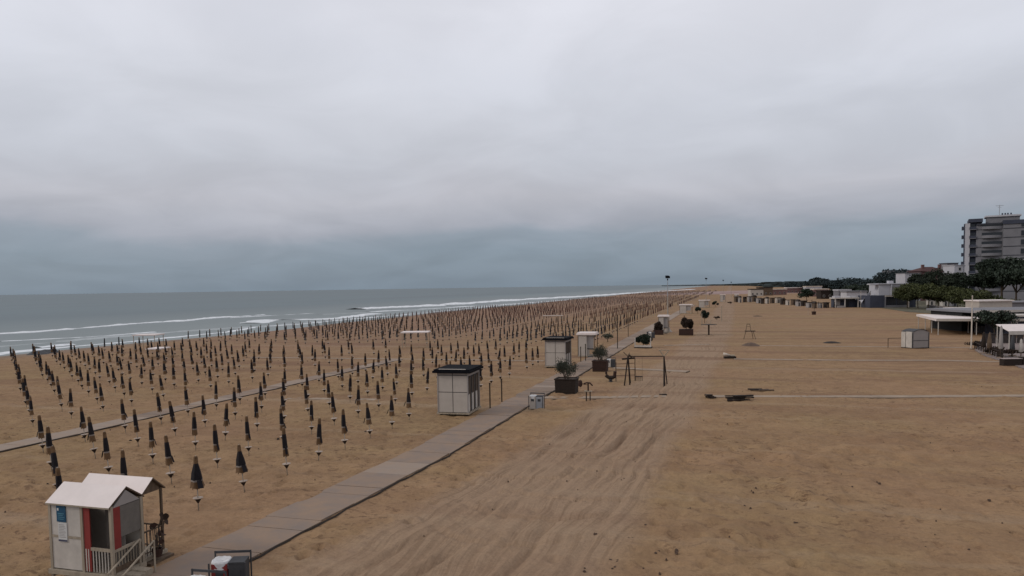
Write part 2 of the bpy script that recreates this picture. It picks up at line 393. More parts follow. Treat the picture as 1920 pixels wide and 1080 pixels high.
strip('path', [(540,747),(730,750)], .9, 'half buried path between the umbrellas', CONC2, .03)
strip('path', [(1245,648),(1330,646)], .9, 'short pale path by the planters', CONC)
strip('path', [(1420,648),(1640,650),(1820,652)], .8, 'faint path toward the flagpole', CONC2, .02)
strip('path', [(1150,690),(1290,697)], 1.2, 'slab path behind the swing', CONC3)
# ------------------------------------------------------------------ umbrellas
def canopy_mesh(loose, mid, low, seed, n=16, band=PALEB):
    r = random.Random(seed); mb = MB()
    k = 1+loose
    prof = [(.012,2.24),(.07,2.22),(.088,2.15),(.095,1.93),(.108,1.88),(.125*k**.7,1.55),(.135*k**.9,1.27),(.128*k,1.20),(.142*k,1.05),(.158*k,.88+.05*loose)]
    ms = [low,low,low,mid,mid,mid,band,low,low]
    prof = [(a*.80, b) for a, b in prof]
    mb.lathe(prof, mid, n, fold=5, amp=.17, ms=ms, ph=r.random()*6, sx=.9+.2*r.random())
    kk = len(prof)
    for t in range(n):   # ragged hem
        i = (kk-1)*n+t; x, y, z = mb.v[i]; mb.v[i] = (x, y, z+.05*math.sin(t*2.5+seed))
    # hanging tie flap
    a = r.random()*6.28
    mb.add([(math.cos(a+q)*rr, math.sin(a+q)*rr, z) for q, rr, z in ((-.3,.16*k,1.3),(.3,.16*k,1.3),(.25,.24*k,.98),(-.2,.24*k,1.0))], [(0,1,2,3)], mid)
    return mb
can_vars = [canopy_mesh(l, NAVY, OCHRE, i).mesh('canopy', True) for i, l in enumerate((0,.04,.08,.12,.45,1.0))]
can_varsB = [canopy_mesh(l, NAVY, GREYD, i+20).mesh('canopy', True) for i, l in enumerate((0,.1,.3))]
pole_me = MB().tube([(0,0,-.15),(0,0,1.3)], .022, POLE, 8).tube([(0,0,1.3),(0,0,2.26)], .018, POLE, 6).mesh('pole', True)
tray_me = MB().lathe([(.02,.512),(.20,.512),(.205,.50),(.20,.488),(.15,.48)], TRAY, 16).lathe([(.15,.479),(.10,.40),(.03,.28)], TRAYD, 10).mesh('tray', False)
ORD = ['zeroth','first','second','third','fourth','fifth','sixth','seventh','eighth','ninth','tenth','eleventh','twelfth','thirteenth','fourteenth','fifteenth','sixteenth','seventeenth','eighteenth','nineteenth','twentieth']
TENS = {2:'twenty',3:'thirty',4:'forty',5:'fifty'}
def ordw(n):
    if n <= 20: return ORD[n]
    t, u = divmod(n, 10)
    return ({3:'thirtieth',4:'fortieth',5:'fiftieth'}[t]) if u == 0 else TENS[t]+'-'+ORD[u]
def inview(v, z=1.2):
    q = Rm.transposed() @ (Vector((v.x, v.y, z))-Vector((0,0,HC)))
    if q.z >= 0: return None
    x = 960+F*q.x/-q.z; y = PPY-F*q.y/-q.z
    return (x, y) if -12 < x < 1932 and y < 1075 else None
cells = []
for j in range(18):
    if j == 5: continue
    p = 20.9+4.12*j
    for c in range(0, 110):
        u = 8.5*(2.93+.787*.485*j+.35*(c-2))
        if u > 283: break
        if abs(u-86.4) < 1.0 or 92 < u < 104.5: continue
        if j == 0 and c < 2: continue
        if p > psh(u)-7: continue
        if 174 < u < 178: continue
        if 148 < u < 170 and 28 < p < 42 and rng.random() < .5: continue
        if j == 0 and 47.6 < u < 51.5: continue
        if j == 0 and 71 < u < 75: continue
        cells.append((j, c, u, p))
vis = []
for (j, c, u, p) in cells:
    jit = .10
    v = W(u+rng.normal()*jit, p+rng.normal()*jit)
    s = inview(v)
    if s: vis.append((v.length, j, c, u, p, v, s))
vis.sort(key=lambda q: q[0])
near, far = vis[:300], vis[300:]
rowcount = {}
def lean(v):
    k = max(0, min(1, (v.y*.0+(-v.x/v.y)-.12)/.5))
    return -.075*k
for (d, j, c, u, p, v, s) in sorted(near, key=lambda q: (q[1], q[2])):
    rowcount[j] = rowcount.get(j, 0)+1; i = rowcount[j]
    rown = j+1 if j < 5 else j
    loose = (j == 0 and c in (2,3,7,8,9)) 
    if loose: me_ = can_vars[5] if c in (2,3) else can_vars[4]
    else: me_ = can_vars[int(rng.integers(0,4))] if u < 105 else can_varsB[int(rng.integers(0,3))]
    if loose: lab = f"loosely flaring navy umbrella, {ordw(i)} from the left in the row beside the boardwalk"
    elif j == 0: lab = f"tightly closed navy umbrella, {ordw(i)} from the left in the row beside the boardwalk"
    elif c == 0: lab = f"closed navy umbrella at the left end of the {ordw(rown)} row from the boardwalk"
    else: lab = f"closed navy umbrella, {ordw(i)} from the left in the {ordw(rown)} row from the boardwalk"
    o = thing('beach_umbrella', lab, 'umbrella', v, rng.random()*6.28 if not loose else 0.4, 'closed umbrellas standing in rows on the sand')
    o.rotation_mode = 'XYZ'
    l1 = lean(v)+rng.normal()*.035; l2 = rng.normal()*.035
    q = Matrix.Rotation(l1, 3, 'Y') @ Matrix.Rotation(l2, 3, 'X') @ Matrix.Rotation(o.rotation_euler.z, 3, 'Z')
    o.rotation_euler = q.to_euler(); sc = 1+rng.normal()*.025; o.scale = (sc, sc, sc)
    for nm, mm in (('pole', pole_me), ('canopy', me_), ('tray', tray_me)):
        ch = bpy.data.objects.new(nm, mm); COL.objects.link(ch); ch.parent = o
# the farther umbrellas, past the nearest 300
mb = MB()
def lowumb(mb, v, mid, low, k=1.0, h=1.0, tr=True):
    a0 = rng.random()*6; lx = rng.normal()*.04; ly = rng.normal()*.04
    prof = [(.075,2.22,low),(.085,1.95,mid),(.105,1.5,mid),(.112,1.22,low),(.125,.9,None)]
    vs = []; n = 6
    for (r, z, _) in prof:
        vs += [(v.x+lx*z+r*k*math.cos(a0+t*1.0472), v.y+ly*z+r*k*math.sin(a0+t*1.0472), v.z+z*h) for t in range(n)]
    b = len(mb.v); mb.v += vs
    for i in range(4):
        m = mb.mi(prof[i][2])
        for t in range(n): mb.f.append([b+i*n+t, b+i*n+(t+1)%n, b+(i+1)*n+(t+1)%n, b+(i+1)*n+t]); mb.m.append(m)
    mb.add([(v.x-.03,v.y,v.z-.1),(v.x+.03,v.y,v.z-.1),(v.x+.03,v.y,v.z+1),(v.x-.03,v.y,v.z+1)], [(0,1,2,3)], POLE)
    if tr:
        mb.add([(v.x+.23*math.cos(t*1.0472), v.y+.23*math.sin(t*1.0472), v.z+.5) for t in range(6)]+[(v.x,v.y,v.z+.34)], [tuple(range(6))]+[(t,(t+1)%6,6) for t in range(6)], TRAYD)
GREYC = mat('grey_cloth', (.045,.042,.045), .9, .3, .2)
for (d, j, c, u, p, v, s) in far:
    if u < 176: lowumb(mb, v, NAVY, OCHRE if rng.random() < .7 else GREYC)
    else: lowumb(mb, v, REDC if rng.random() < .75 else NAVY, REDC, tr=False)
# a further bathing establishment beyond
SANDC = mat('beige_cloth', (.16,.115,.095), .9, .2, .1)
for jj in range(16):
    for c in range(60):
        u = 300+c*3.4+jj*.4; p = 20+jj*4.6
        v = W(u+rng.normal()*.2, p+rng.normal()*.2)
        if inview(v): lowumb(mb, v, REDC if rng.random() < .5 else SANDC, SANDC, tr=False, h=.9)
for jj in range(12):
    for c in range(50):
        u = 560+c*6+jj*.4; p = 15+jj*6
        v = W(u+rng.normal()*.3, p+rng.normal()*.3)
        if inview(v): lowumb(mb, v, SANDC, REDC if rng.random() < .3 else SANDC, k=1.3, tr=False)
o = mb.build('distant_umbrellas'); tag(o, 'mass of far closed umbrellas in dense rows towards the shore', 'umbrellas', kind='stuff')
# ------------------------------------------------------------------ foreground cabins
NR = G(214, 1093) 
def plc(r, u): return NR + (-P)*r + U*u
def gable_roof(name, x0, x1, y0, y1, ze, zr, t, m, under, parent, label=None):
    mb = MB(); ym = (y0+y1)/2
    for (ya, za, yb, zb) in ((y0, ze, ym, zr), (ym, zr, y1, ze)):
        mb.add([(x0,ya,za),(x1,ya,za),(x1,yb,zb),(x0,yb,zb)], [(0,1,2,3)], m)
        mb.add([(x0,ya,za-t),(x1,ya,za-t),(x1,yb,zb-t),(x0,yb,zb-t)], [(3,2,1,0)], under)
    for x in (x0, x1):
        mb.add([(x,y0,ze),(x,ym,zr),(x,y1,ze),(x,y1,ze-t),(x,ym,zr-t),(x,y0,ze-t)], [(0,1,4,5),(1,2,3,4)], WOOD)
    for (y, s_) in ((y0,1),(y1,-1)):
        mb.add([(x0,y,ze),(x1,y,ze),(x1,y,ze-t),(x0,y,ze-t)], [(0,1,2,3)], WOODL)
    return mb.build(name, parent, label=label)
hut = thing('lifeguard_cabin', 'white cabin with red panels, blue sign and pitched white roof, at the bottom left', 'cabin', NR)
# local x: right edge 0 -> left -2.45 ; y depth 0..1.2
X0, D = -2.40, 1.2
gable_roof('roof', X0-.06, .05, -.12, D+.12, 2.40, 2.90, .05, ROOFW, WOOD, hut)
for (x, y) in ((X0,0),(X0*.47,0),(0,0),(X0,D),(0,D)):
    B(x-.045,x+.045,y-.045,y+.045,0,2.40,WOODL).build('corner_post', hut)
mb = B(X0+.05,X0*.47-.05,-.02,.02,.28,1.28,WHITE); mb.box(X0+.05,X0*.47-.05,-.02,.02,1.36,2.36,WHITE); mb.build('front_panel', hut)
B(X0+.05,X0*.47-.05,-.035,.035,1.283,1.357,WOODL).build('rail', hut)
B(X0-.02,X0+.02,.05,D-.05,.25,2.36,PANEL).build('side_panel', hut)
B(X0+.05,-.05,D-.02,D+.02,.25,2.36,PANELB).build('back_panel', hut)
B(X0*.47+.06,X0*.47+.30,-.018,.018,1.1,2.36,RED).build('red_panel', hut)
B(X0*.47+.06,X0*.47+.30,-.018,.018,.28,1.097,RED).build('red_panel', hut)
B(X0*.47+.10,X0*.47+.14,-.03,-.019,.28,1.0,WHITE).box(X0*.47+.2,X0*.47+.23,-.03,-.019,.28,1.0,WHITE).build('trim', hut)
mb = B(X0*.47+.30,-.05,-.02,.02,.96,1.06,WOODL)
for k in range(6): mb.box(X0*.47+.36+k*.115,X0*.47+.385+k*.115,-.012,.012,.28,.957,WHITE)
mb.build('railing', hut)
B(X0*.47+.34,-.05,.55,.58,.28,2.30,mat('inner_grey',(.13,.115,.10))).build('inner_door', hut)
B(-.018,.018,.06,.34,.95,2.36,RED).build('red_panel', hut)
B(-.022,.018,.345,D-.06,1.35,2.32,mat('inner_grey',(.13,.115,.10))).build('side_door', hut)
mb = B(-.03,.03,.06,D-.06,.93,1.02,WOODL)
for k in range(9): mb.box(-.012,.012,.12+k*.115,.14+k*.115,.28,.927,WOODL)
mb.build('railing', hut)
B(-.01,.014,.06,D-.06,.28,.45,WOOD).build('lower_panel', hut)
mb = MB(); mb.add([(.02,0.05,2.34),(.02,D-.05,2.34),(.02,D/2,2.78)],[(0,1,2)],PANEL); mb.add([(-.02,0.05,2.34),(-.02,D-.05,2.34),(-.02,D/2,2.78)],[(2,1,0)],PANEL)
mb.build('gable', hut)
B(X0-.1,.12,-.1,D+.02,.10,.24,WOODL).build('deck', hut)
sg = B(X0+.30,X0+.66,-.05,-.024,1.80,2.32,BLUE).build('sign', hut, label='blue sign with pale lettering on the white panel')
mb = MB()
mb.box(X0+.335,X0+.40,-.056,-.051,2.16,2.24,PAPER)
for k, (w_, h_) in enumerate(((.24,.03),(.2,.02),(.26,.02),(.22,.02))): mb.box(X0+.36,X0+.36+w_,-.056,-.051,2.08-k*.06-h_,2.08-k*.06,BLUEL)
mb.build('lettering', sg)
nb = B(X0+.33,X0+.68,-.045,-.024,1.16,1.78,PAPER).build('notice_board', hut, label='white notice sheet below the blue sign')
mb = MB()
for k in range(9): mb.box(X0+.37,X0+.37+.2+.06*((k*7)%3)/2,-.050,-.046,1.70-k*.05,1.715-k*.05,PANEL)
mb.box(X0+.33,X0+.68,-.050,-.046,1.17,1.23,INK)
mb.build('lettering', nb)
# steps with hand rails along the right side
st = MB()
for k in range(4): st.box(.12,.72,.55-.28*k,.83-.28*k,.0,.24-.05*k,WOODL)
st.build('steps', hut)
for xx in (.14, .70):
    MB().tube([(xx,.95,1.08),(xx,-.35,.42)], .032, WOODL, 6).tube([(xx,-.35,0),(xx,-.35,.46)], .03, WOODL, 6).tube([(xx,.95,0),(xx,.95,1.08)], .03, WOODL, 6).build('handrail', hut)
sh2 = thing('open_shelter', 'open wooden shelter with white pitched roof and railing behind the red and white cabin', 'shelter', plc(-.20, 1.46))
X1, D1 = -2.45, .85
gable_roof('roof', X1-.12, .10, -.12, D1+.12, 2.38, 2.84, .05, ROOFW, WOOD, sh2)
for (x, y) in ((X1,0),(0,D1),(X1,D1),(-.02,0)):
    B(x-.035,x+.035,y-.035,y+.035,0,2.40,WOOD).build('corner_post', sh2)
mb = MB(); mb.add([(.0,.0,2.34),(.0,D1,2.34),(.0,D1/2,2.76),(-.03,.0,2.34),(-.03,D1,2.34),(-.03,D1/2,2.76)],[(0,1,2),(5,4,3)],WOOD); mb.build('gable', sh2)
B(X1-.1,.1,-.12,D1+.1,.12,.24,WOODL).build('deck', sh2)
B(.105,.36,-.1,D1+.1,.0,.11,WOOD).build('step', sh2)
def railing(x0, y0, x1, y1, n, par, name='railing'):
    mb = MB(); mb.tube([(x0,y0,1.08),(x1,y1,1.08)], .03, WOOD, 6).tube([(x0,y0,.36),(x1,y1,.36)], .022, WOOD, 6)
    for k in range(1, n):
        x = x0+(x1-x0)*k/n; y = y0+(y1-y0)*k/n; mb.tube([(x,y,.25),(x,y,1.06)], .014, GREYD, 5)
    mb.build(name, par)
railing(0, 0, 0, D1, 6, sh2); railing(X1, D1, 0, D1, 15, sh2)
# dried potted plant leaning on the railing
pt = thing('potted_plant', 'dry brown big-leaved plant leaning on the shelter railing', 'plant', plc(.10, 1.72)+Vector((0,0,.24)))
MB().lathe([(.02,0),(.14,0),(.18,.26),(.15,.26),(.13,.1)], RUST, 12).build('pot', pt)
mb = MB(); r = random.Random(3)
for k in range(5): mb.tube([(0,0,.2),(r.uniform(-.15,.15),r.uniform(-.05,.3),.7),(r.uniform(-.2,.2),r.uniform(-.1,.5),1.1)], .012, BARK, 5)
mb.build('stem', pt)
mb = MB()
for k in range(11):
    c = Vector((r.uniform(-.2,.2), r.uniform(-.25,.5), .45+r.random()*.85)); n_ = Vector((r.uniform(.3,1), r.uniform(-1,.3), r.uniform(-.2,.6))).normalized()
    a = n_.orthogonal().normalized(); b = n_.cross(a); s_ = r.uniform(.07,.14)
    mb.add([c+a*math.cos(t)*s_+b*math.sin(t)*s_*.8+n_*.02*math.cos(2*t) for t in [i*.785 for i in range(8)]], [tuple(range(8))], LEAFBR if k%3 else RUST)
mb.build('leaves', pt)
# ------------------------------------------------------------------ bins
def bag_bm(x, y, z, s_, seed):
    r = random.Random(seed); prof = [(.02,-.03),(.55,-.01),(.88,.035),(1.0,.03),(1.03,-.05),(1.0,-.16),(1.02,-.2)]
    mb = MB(); n = 20
    vs = []
    for a, b in prof:
        for t in range(n):
            q = t*2*math.pi/n; c, d = math.cos(q), math.sin(q); k = a*s_*.98/max(abs(c),abs(d))**.8*(1+r.uniform(-.03,.03)); vs.append((x+c*k, y+d*k, z+b+r.uniform(-.015,.015)))
    mb.add(vs, [(j*n+t, j*n+(t+1)%n, (j+1)*n+(t+1)%n, (j+1)*n+t) for j in range(len(prof)-1) for t in range(n)], BAG)
    return mb
def bin_station(label, loc, cols, rz=-AZ, bags=True, sc=1.0):
    t = thing('waste_bin', label, 'bin', loc, rz, 'waste bins by the walkway'); n = len(cols)
    for i, m in enumerate(cols):
        x = i*.50
        body = B(x,x+.46,0,.5,.05,.95,m).build('bin_body', t)
        B(x+.12,x+.34,-.012,-.001,.6,.78,GREYD).build('slot', body)
        if bags and i % 2 == 0: bag_bm(x+.23,.25,.99,.26,i).build('bag', t, smooth=True)
        else: B(x-.005,x+.465,-.01,.51,.952,1.0,GREYD).build('lid', t)
    mb = MB(); w = n*.5
    for x in (-.05, w): mb.box(x-.02,x+.02,.52,.56,0,1.17,GREYD); mb.box(x-.02,x+.02,-.06,-.02,0,1.0,GREYD)
    mb.box(-.07,w+.02,.525,.555,1.10,1.17,GREYD)
    mb.build('frame', t); t.scale = (sc,)*3
    return t
v = G(398, 1118); bin_station('dark framed bins with a white bag and a red front, near the shelter steps', v, [RED, GREYD], -AZ+.35)
v = G(344, 1158); bin_station('dark bin with white bag peeking in at the bottom edge below the cabin', v, [GREYD, STEEL], -AZ+.1)
bin_station('pale grey litter bin with white bag at the walkway edge opposite the first kiosk', G(993,767.5), [PANELB, STEEL], -AZ)
bin_station('small pale litter bin right behind the second planter', G(1138,689), [WHITE, GREYD], -AZ, sc=.9)
bin_station('small dark litter bin beside the arched brown shrub', G(1216,634), [WHITE, GREYD], -AZ, sc=1.0)
# ------------------------------------------------------------------ kiosks (changing cabins)
def kiosk(label, loc, w, d, h, rz):
    t = thing('changing_cabin', label, 'cabin', loc, rz, 'white changing cabins with black flat roofs')
    B(-.1,w+.1,-.08,d+.1,.12,.22,WOODL).build('deck', t)
    mb = MB()
    for k in range(4): mb.box(.1+(w-.3)*k/3, .22+(w-.3)*k/3, .1, d-.1, 0, .118, WOODD)
    mb.build('bearers', t)
    f = MB()
    for (x0, x1) in ((.04, w/2-.025), (w/2+.025, w-.04)):
        for (z0, z1) in ((.26, h*.50), (h*.515, h*.86), (h*.875, h-.26)): f.box(x0,x1,-.0,.03,z0,z1,PANELB if z1 < h*.87 else PANEL)
    f.build('front_panel', t)
    B(.04,w-.04,.032,.06,.24,h-.27,GREYD).build('backing', t)
    for (x, y) in ((0,0),(w,0),(0,d),(w,d)): B(x-.035,x+.035,y-.03,y+.03,.22,h-.24,PANEL).build('corner_post', t)
    B(0-.02,.02,.06,d-.04,.24,h-.26,PANEL).build('side_panel', t)
    B(.05,w-.05,d-.03,d,.24,h-.26,PANEL).build('back_panel', t)
    # open side with three doors
    nd = 3; dw = (d-.1)/nd
    for k in range(nd):
        y0 = .05+k*dw
        o = B(w-.03,w+.012,y0+.05,y0+dw*.44,.28,h*.46,WHITE).box(w-.03,w+.012,y0+.05,y0+dw*.44,h*.46+.002,h-.62,mat('inner_brown',(.07,.052,.038))).build('door', t)
        B(w+.013,w+.03,y0+.1,y0+.16,h*.45,h*.45+.08,GREYD).build('handle', o)
        B(w-.05,w+.03,y0+dw*.52,y0+dw*.6,.24,h-.5,WOOD).build('door_frame', t)
    B(w-.045,w-.035,.05,d-.05,.24,h-.5,GREYD).build('inner_wall', t)
    B(w-.04,w+.02,.05,d-.05,h-.498,h-.262,PANEL).build('fascia', t)
    rf = B(-.30,w+.28,-.28,d+.25,h-.25,h-.10,BLACKF)
    rf.box(-.22,w+.20,-.20,d+.18,h-.098,h,BLACKF); rf.box(.15,w-.1,-.195,-.05,h+.001,h+.03,PANELB)
    rf.build('roof', t)
    return t
k1 = G(822,779)
kiosk('white changing cabin with black flat roof nearest the camera, left of the walkway', k1, 2.20, 3.0, 3.30, -math.radians(13))
k2 = G(1023,690)
kiosk('second white changing cabin with black flat roof, behind the first planter', k2, 2.25, 3.0, 3.35, -AZ)
def post(x, yb, yt, label, m=WOODD, r=.05, name='wooden_post', grp=None):
    p_ = G(x, yb); h = HT(x, yb, yt); t = thing(name, label, 'post', p_, group=grp)
    MB().tube([(0,0,-.1),(0,0,h)], r, m, 8).build('shaft', t); MB().lathe([(r*1.3,h-.08),(r*1.35,h),(.005,h+.03)], m, 8).build('cap', t)
    return t
post(919,766,718,'dark post right of the first changing cabin, the left one of two')
post(941,753,710,'dark post at the walkway edge, the right one of two by the first cabin')
post(1089,679,650,'dark post in front of the white-roofed hut, left of a pair')
post(1098,677,645,'dark post in front of the white-roofed hut, right of a pair')
post(1214,634,622,'short black bollard beside the white bin', GREYD, .12)
post(1158,654,590,'tall thin dark pole at the field edge near the dark bush', WOODD, .06)
post(1178,632,585,'slim dark pole left of the arched shrub', WOOD, .06)
post(1353,603,574,'pale and dark pole beside the sandy lane far along', WOODL, .09)
post(1316,612,588,'thin wooden pole left of the table post', WOODL, .08)
post(1283,601,592,'short brown stake above the ragged brown shrub', WOODD, .08)
# hut with white roof (raised)
def roof_hut(label, xl, xr, yb, ytop, rails=True, grp='small huts with white flat roofs'):
    p_ = G(xl, yb); w = PX(xr-xl, xl, yb); h = HT(xl, yb, ytop); d = 2.2
    t = thing('beach_hut', label, 'hut', p_, -AZ, grp)
    B(0,w,0,d,.0,.15,WOODL).build('deck', t)
    B(.1,w*.52,.05,d-.1,.152,h-.42,PANELB).build('cabin_wall', t)
    B(w*.55,w*.9,.25,.30,.9,h-.45,PANEL).build('back_screen', t)
    for x in (.06, w-.06):
        for y in (.06, d-.06): B(x-.04,x+.04,y-.04,y+.04,.152,h-.402,WOOD).build('post', t)
    mb = B(-.12,w+.12,-.1,d+.1,h-.4,h-.22,ROOFW); mb.box(-.05,w+.05,0,d,h-.218,h-.1,ROOFW); mb.build('roof', t)
    if rails:
        mb = B(w*.55,w-.1,.03,.07,1.0,1.08,WOODD)
        for k in range(7): mb.box(w*.57+k*w*.055,w*.57+k*w*.055+.03,.035,.065,.152,.998,WOOD)
        mb.build('railing', t)
        for k in range(3): B(w*.62,w*.86,-.25*(k+1),-.25*k-.005,0,.13-.04*k,GREYD).build('step', t)
    return t
roof_hut('grey hut with white roof and railed porch, right behind the second changing cabin', 1083, 1116, 669, 622)
roof_hut('small white-roofed hut beside the white mast', 1234, 1253, 625, 590)
roof_hut('far white-roofed hut left of the round dark bush', 1274, 1297, 588, 570, False)
roof_hut('low white-roofed hut farther along the walkway', 1310, 1330, 577, 562, False)
roof_hut('tiny white-roofed hut at the far end of the walkway', 1350, 1360, 566, 552, False)
roof_hut('remote white-roofed hut next to the row of far cabins', 1377, 1385, 563, 551, False)
# ------------------------------------------------------------------ plants
def leaves(mb, c, rx, ry, rz_, n, s_, m, seed, hollow=.5, lumps=9):
    r = random.Random(seed); L = []
    for _ in range(lumps):
        a = r.random()*6.283; el = math.asin(r.uniform(-.6,1)); q = r.uniform(.35,.8)
        L.append((Vector((math.cos(a)*math.cos(el)*rx*q, math.sin(a)*math.cos(el)*ry*q, math.sin(el)*rz_*q)), r.uniform(.28,.5)))
    for _ in range(n):
        lc, lr = r.choice(L)
        d = Vector((r.gauss(0,1), r.gauss(0,1), r.gauss(0,1))).normalized()*(r.random()**.33)
        p_ = Vector(c)+lc+Vector((d.x*rx*lr, d.y*ry*lr, d.z*rz_*lr))
        nn = Vector((r.gauss(0,1), r.gauss(0,1), r.gauss(0,1)+.5)).normalized(); a = nn.orthogonal().normalized(); b = nn.cross(a)
        k = s_*r.uniform(.6,1.4)
        mb.add([p_+a*k, p_+b*k*.6, p_-a*k, p_-b*k*.6], [(0,1,2,3)], m)
def planter(label, x0, x1, yb, ytop_box, ytop, mbox, kind, name='planter', grp='planters along the walkway'):
    p_ = G((x0+x1)/2, yb); w = PX(x1-x0, x0, yb); h = HT(x0, yb, ytop_box); H = HT(x0, yb, ytop)
    t = thing(name, label, 'planter', p_, -AZ, grp); a = w*.46; d = a*.8
    mb = MB(); mb.add([(-a*.95,0,0),(a*.95,0,0),(a*.95,2*d,0),(-a*.95,2*d,0),(-a,-.02,h),(a,-.02,h),(a,2*d,h),(-a,2*d,h)], [(0,1,5,4),(1,2,6,5),(2,3,7,6),(3,0,4,7)], mbox)
    for k in range(1,5): mb.box(-a*1.0-.01,a*1.0+.01,-.035,-.021,h*k/5-.012,h*k/5+.012,GAPM)
    mb.build('box', t); mb = MB(); mb.box(-a-.05,a+.05,-.06,.06,h-.06,h+.02,mbox); mb.box(-a-.05,a+.05,2*d-.06,2*d+.05,h-.06,h+.02,mbox); mb.box(-a-.05,-a+.07,.061,2*d-.061,h-.06,h+.02,mbox); mb.box(a-.07,a+.05,.061,2*d-.061,h-.06,h+.02,mbox); mb.build('rim', t)
    B(-a+.08,a-.08,.07,2*d-.07,h-.12,h-.05,BARK).build('soil', t)
    r = random.Random(int(x0)); mb = MB(); tips = []
    for k in range(13):
        b0 = Vector((r.uniform(-a*.25,a*.25), d+r.uniform(-.2,.2), h-.08)); e = Vector((r.uniform(-a*.75,a*.75), d+r.uniform(-.6,.6), h+(H-h)*r.uniform(.55,1.0)))
        m_ = b0.lerp(e,.5)+Vector((0,0,.12)); mb.tube([b0,m_,e], .025, BARK, 5, .012); tips.append(e)
    mb.build('stems', t)
    mb = MB()
    for k, e in enumerate(tips):
        for q in range(130):
            d_ = Vector((r.gauss(0,.13), r.gauss(0,.13), r.gauss(-.12,.24))); c = e+d_
            up = Vector((d_.x*2+r.gauss(0,.3), d_.y*2+r.gauss(0,.3), .8)).normalized(); sd = up.orthogonal().normalized(); l_ = r.uniform(.09,.17)
            mb.add([c, c+sd*.028+up*l_*.5, c+up*l_, c-sd*.028+up*l_*.5], [(0,1,2,3)], kind)
    mb.build('foliage', t); return t
planter('dark square planter with grey-green shrub, nearest planter beside the first litter bin', 1038, 1081, 740, 711, 680, WOODD, LEAFG)
planter('reddish brown planter with bushy grey-green shrub behind the first planter', 1109, 1139, 697, 677, 654, RUST, LEAFG)
# bench planter with dark bush and white frame
v = G(1205,653); t = thing('planter_bench', 'white framed seat box with a dark ragged bush inside', 'planter', v)
B(-1.2,1.25,0,1.4,.0,.16,WOODD).build('base', t); B(-1.15,1.2,-.02,.1,.163,.42,WHITE).build('front_board', t)
for x in (-1.1,1.1): B(x-.07,x+.07,.1,.24,.163,1.5,WHITE).build('upright', t)
mb = MB(); leaves(mb, (0,.7,1.2), 1.15,.8,1.0, 5000,.09, LEAFD, 4, lumps=14); mb.build('foliage', t)
MB().tube([(0,.7,.1),(.1,.7,1.3)], .06, BARK, 6).build('stem', t)
def shrub(label, xc, yb, w, h, m, seed, box=None, name='shrub', n=1100, grp=None, arch=False):
    v = G(xc, yb); t = thing(name, label, 'shrub', v, group=grp)
    if box: B(-w*.5,w*.5,0,w*.8,0,h*.36,box).build('box', t)
    mb = MB()
    if arch: leaves(mb, (0,w*.4,h*.52), w*.5,w*.4,h*.46, n,.085, m, seed, lumps=14)
    else: leaves(mb, (0,w*.4,h*.6), w*.58,w*.45,h*.42, n,.10, m, seed, lumps=10)
    mb.build('foliage', t); MB().tube([(0,w*.4,0),(0,w*.4,h*.6)], .07, BARK, 6).build('stem', t)
    return t
shrub('rounded dark brown shrub in a brown box, left of the white mast', 1234, 628, 1.7, 2.4, LEAFBR, 5, RUST, arch=True, n=7000)
shrub('ragged brown shrub in a square brown box, right of the white mast', 1286, 629, 2.4, 3.0, LEAFBR, 6, RUST, n=7000)
shrub('round dark bush behind the white-roofed huts', 1308, 588, 1.9, 2.2, LEAFD, 8, None, n=3000)
shrub('tall dark bush above the table post', 1321, 606, 1.8, 3.3, LEAFD, 9, None, n=3000)
shrub('low dark bush at the foot of the far pole', 1341, 575, 2.4, 2.3, LEAFD, 10, None, n=3000)
shrub('small dark bush at the edge of the lane', 1369, 571, 2.2, 1.2, LEAFBR, 11, None, n=500)
shrub('brown scrubby bush beside the table post', 1344, 600, 1.7, 1.0, LEAFBR, 12, None, n=400)
# far beachgrass tussock near hut 3
shrub('pale straggly bush at the umbrella field corner behind the grey hut', 1138, 642, 2.0, 1.4, LEAFG, 13, None, n=500)
# ------------------------------------------------------------------ play things
v = G(1103,753); t = thing('spring_rider', 'brown T-shaped seesaw toy on two pale posts beside the nearest planter', 'play toy', v)
for x in (-.15,.15): MB().tube([(x,0,-.05),(x,0,.78)], .045, WOODD, 8).build('leg', t)
B(-.30,.30,-.12,.12,.78,.85,WOODL).build('platform', t)
MB().tube([(0,0,.85),(0,0,1.42)], .06, RUST, 8).build('stem', t)
MB().tube([(-.35,0,1.40),(-.1,0,1.48),(.15,0,1.46),(.35,0,1.25)], .06, RUST, 8).build('handle', t)
MB().lathe([(.01,-.3),(.14,-.22),(.18,0),(.14,.2),(.01,.28)], RUST, 10, (-.62,0,1.42)).build('head', t)
MB().tube([(-.6,0,1.4),(0,0,1.3)], .025, RUST, 6).build('arm', t)
v = G(1145,716); t = thing('spring_rider', 'dark round rocking toy standing below the second planter', 'play toy', v)
MB().lathe([(.05,0),(.22,.05),(.10,.12),(.22,.2),(.1,.26),(.2,.34)], GREYD, 10).build('spring', t)
MB().tube([(-.45,0,.62),(-.2,0,.42),(.2,0,.42),(.42,0,.55)], .17, WOODD, 8).build('body', t)
MB().tube([(.36,0,.5),(.42,0,1.0)], .15, RUST, 8).build('backrest', t)
MB().tube([(-.40,0,.7),(-.42,0,.95)], .1, RUST, 8).build('head', t)
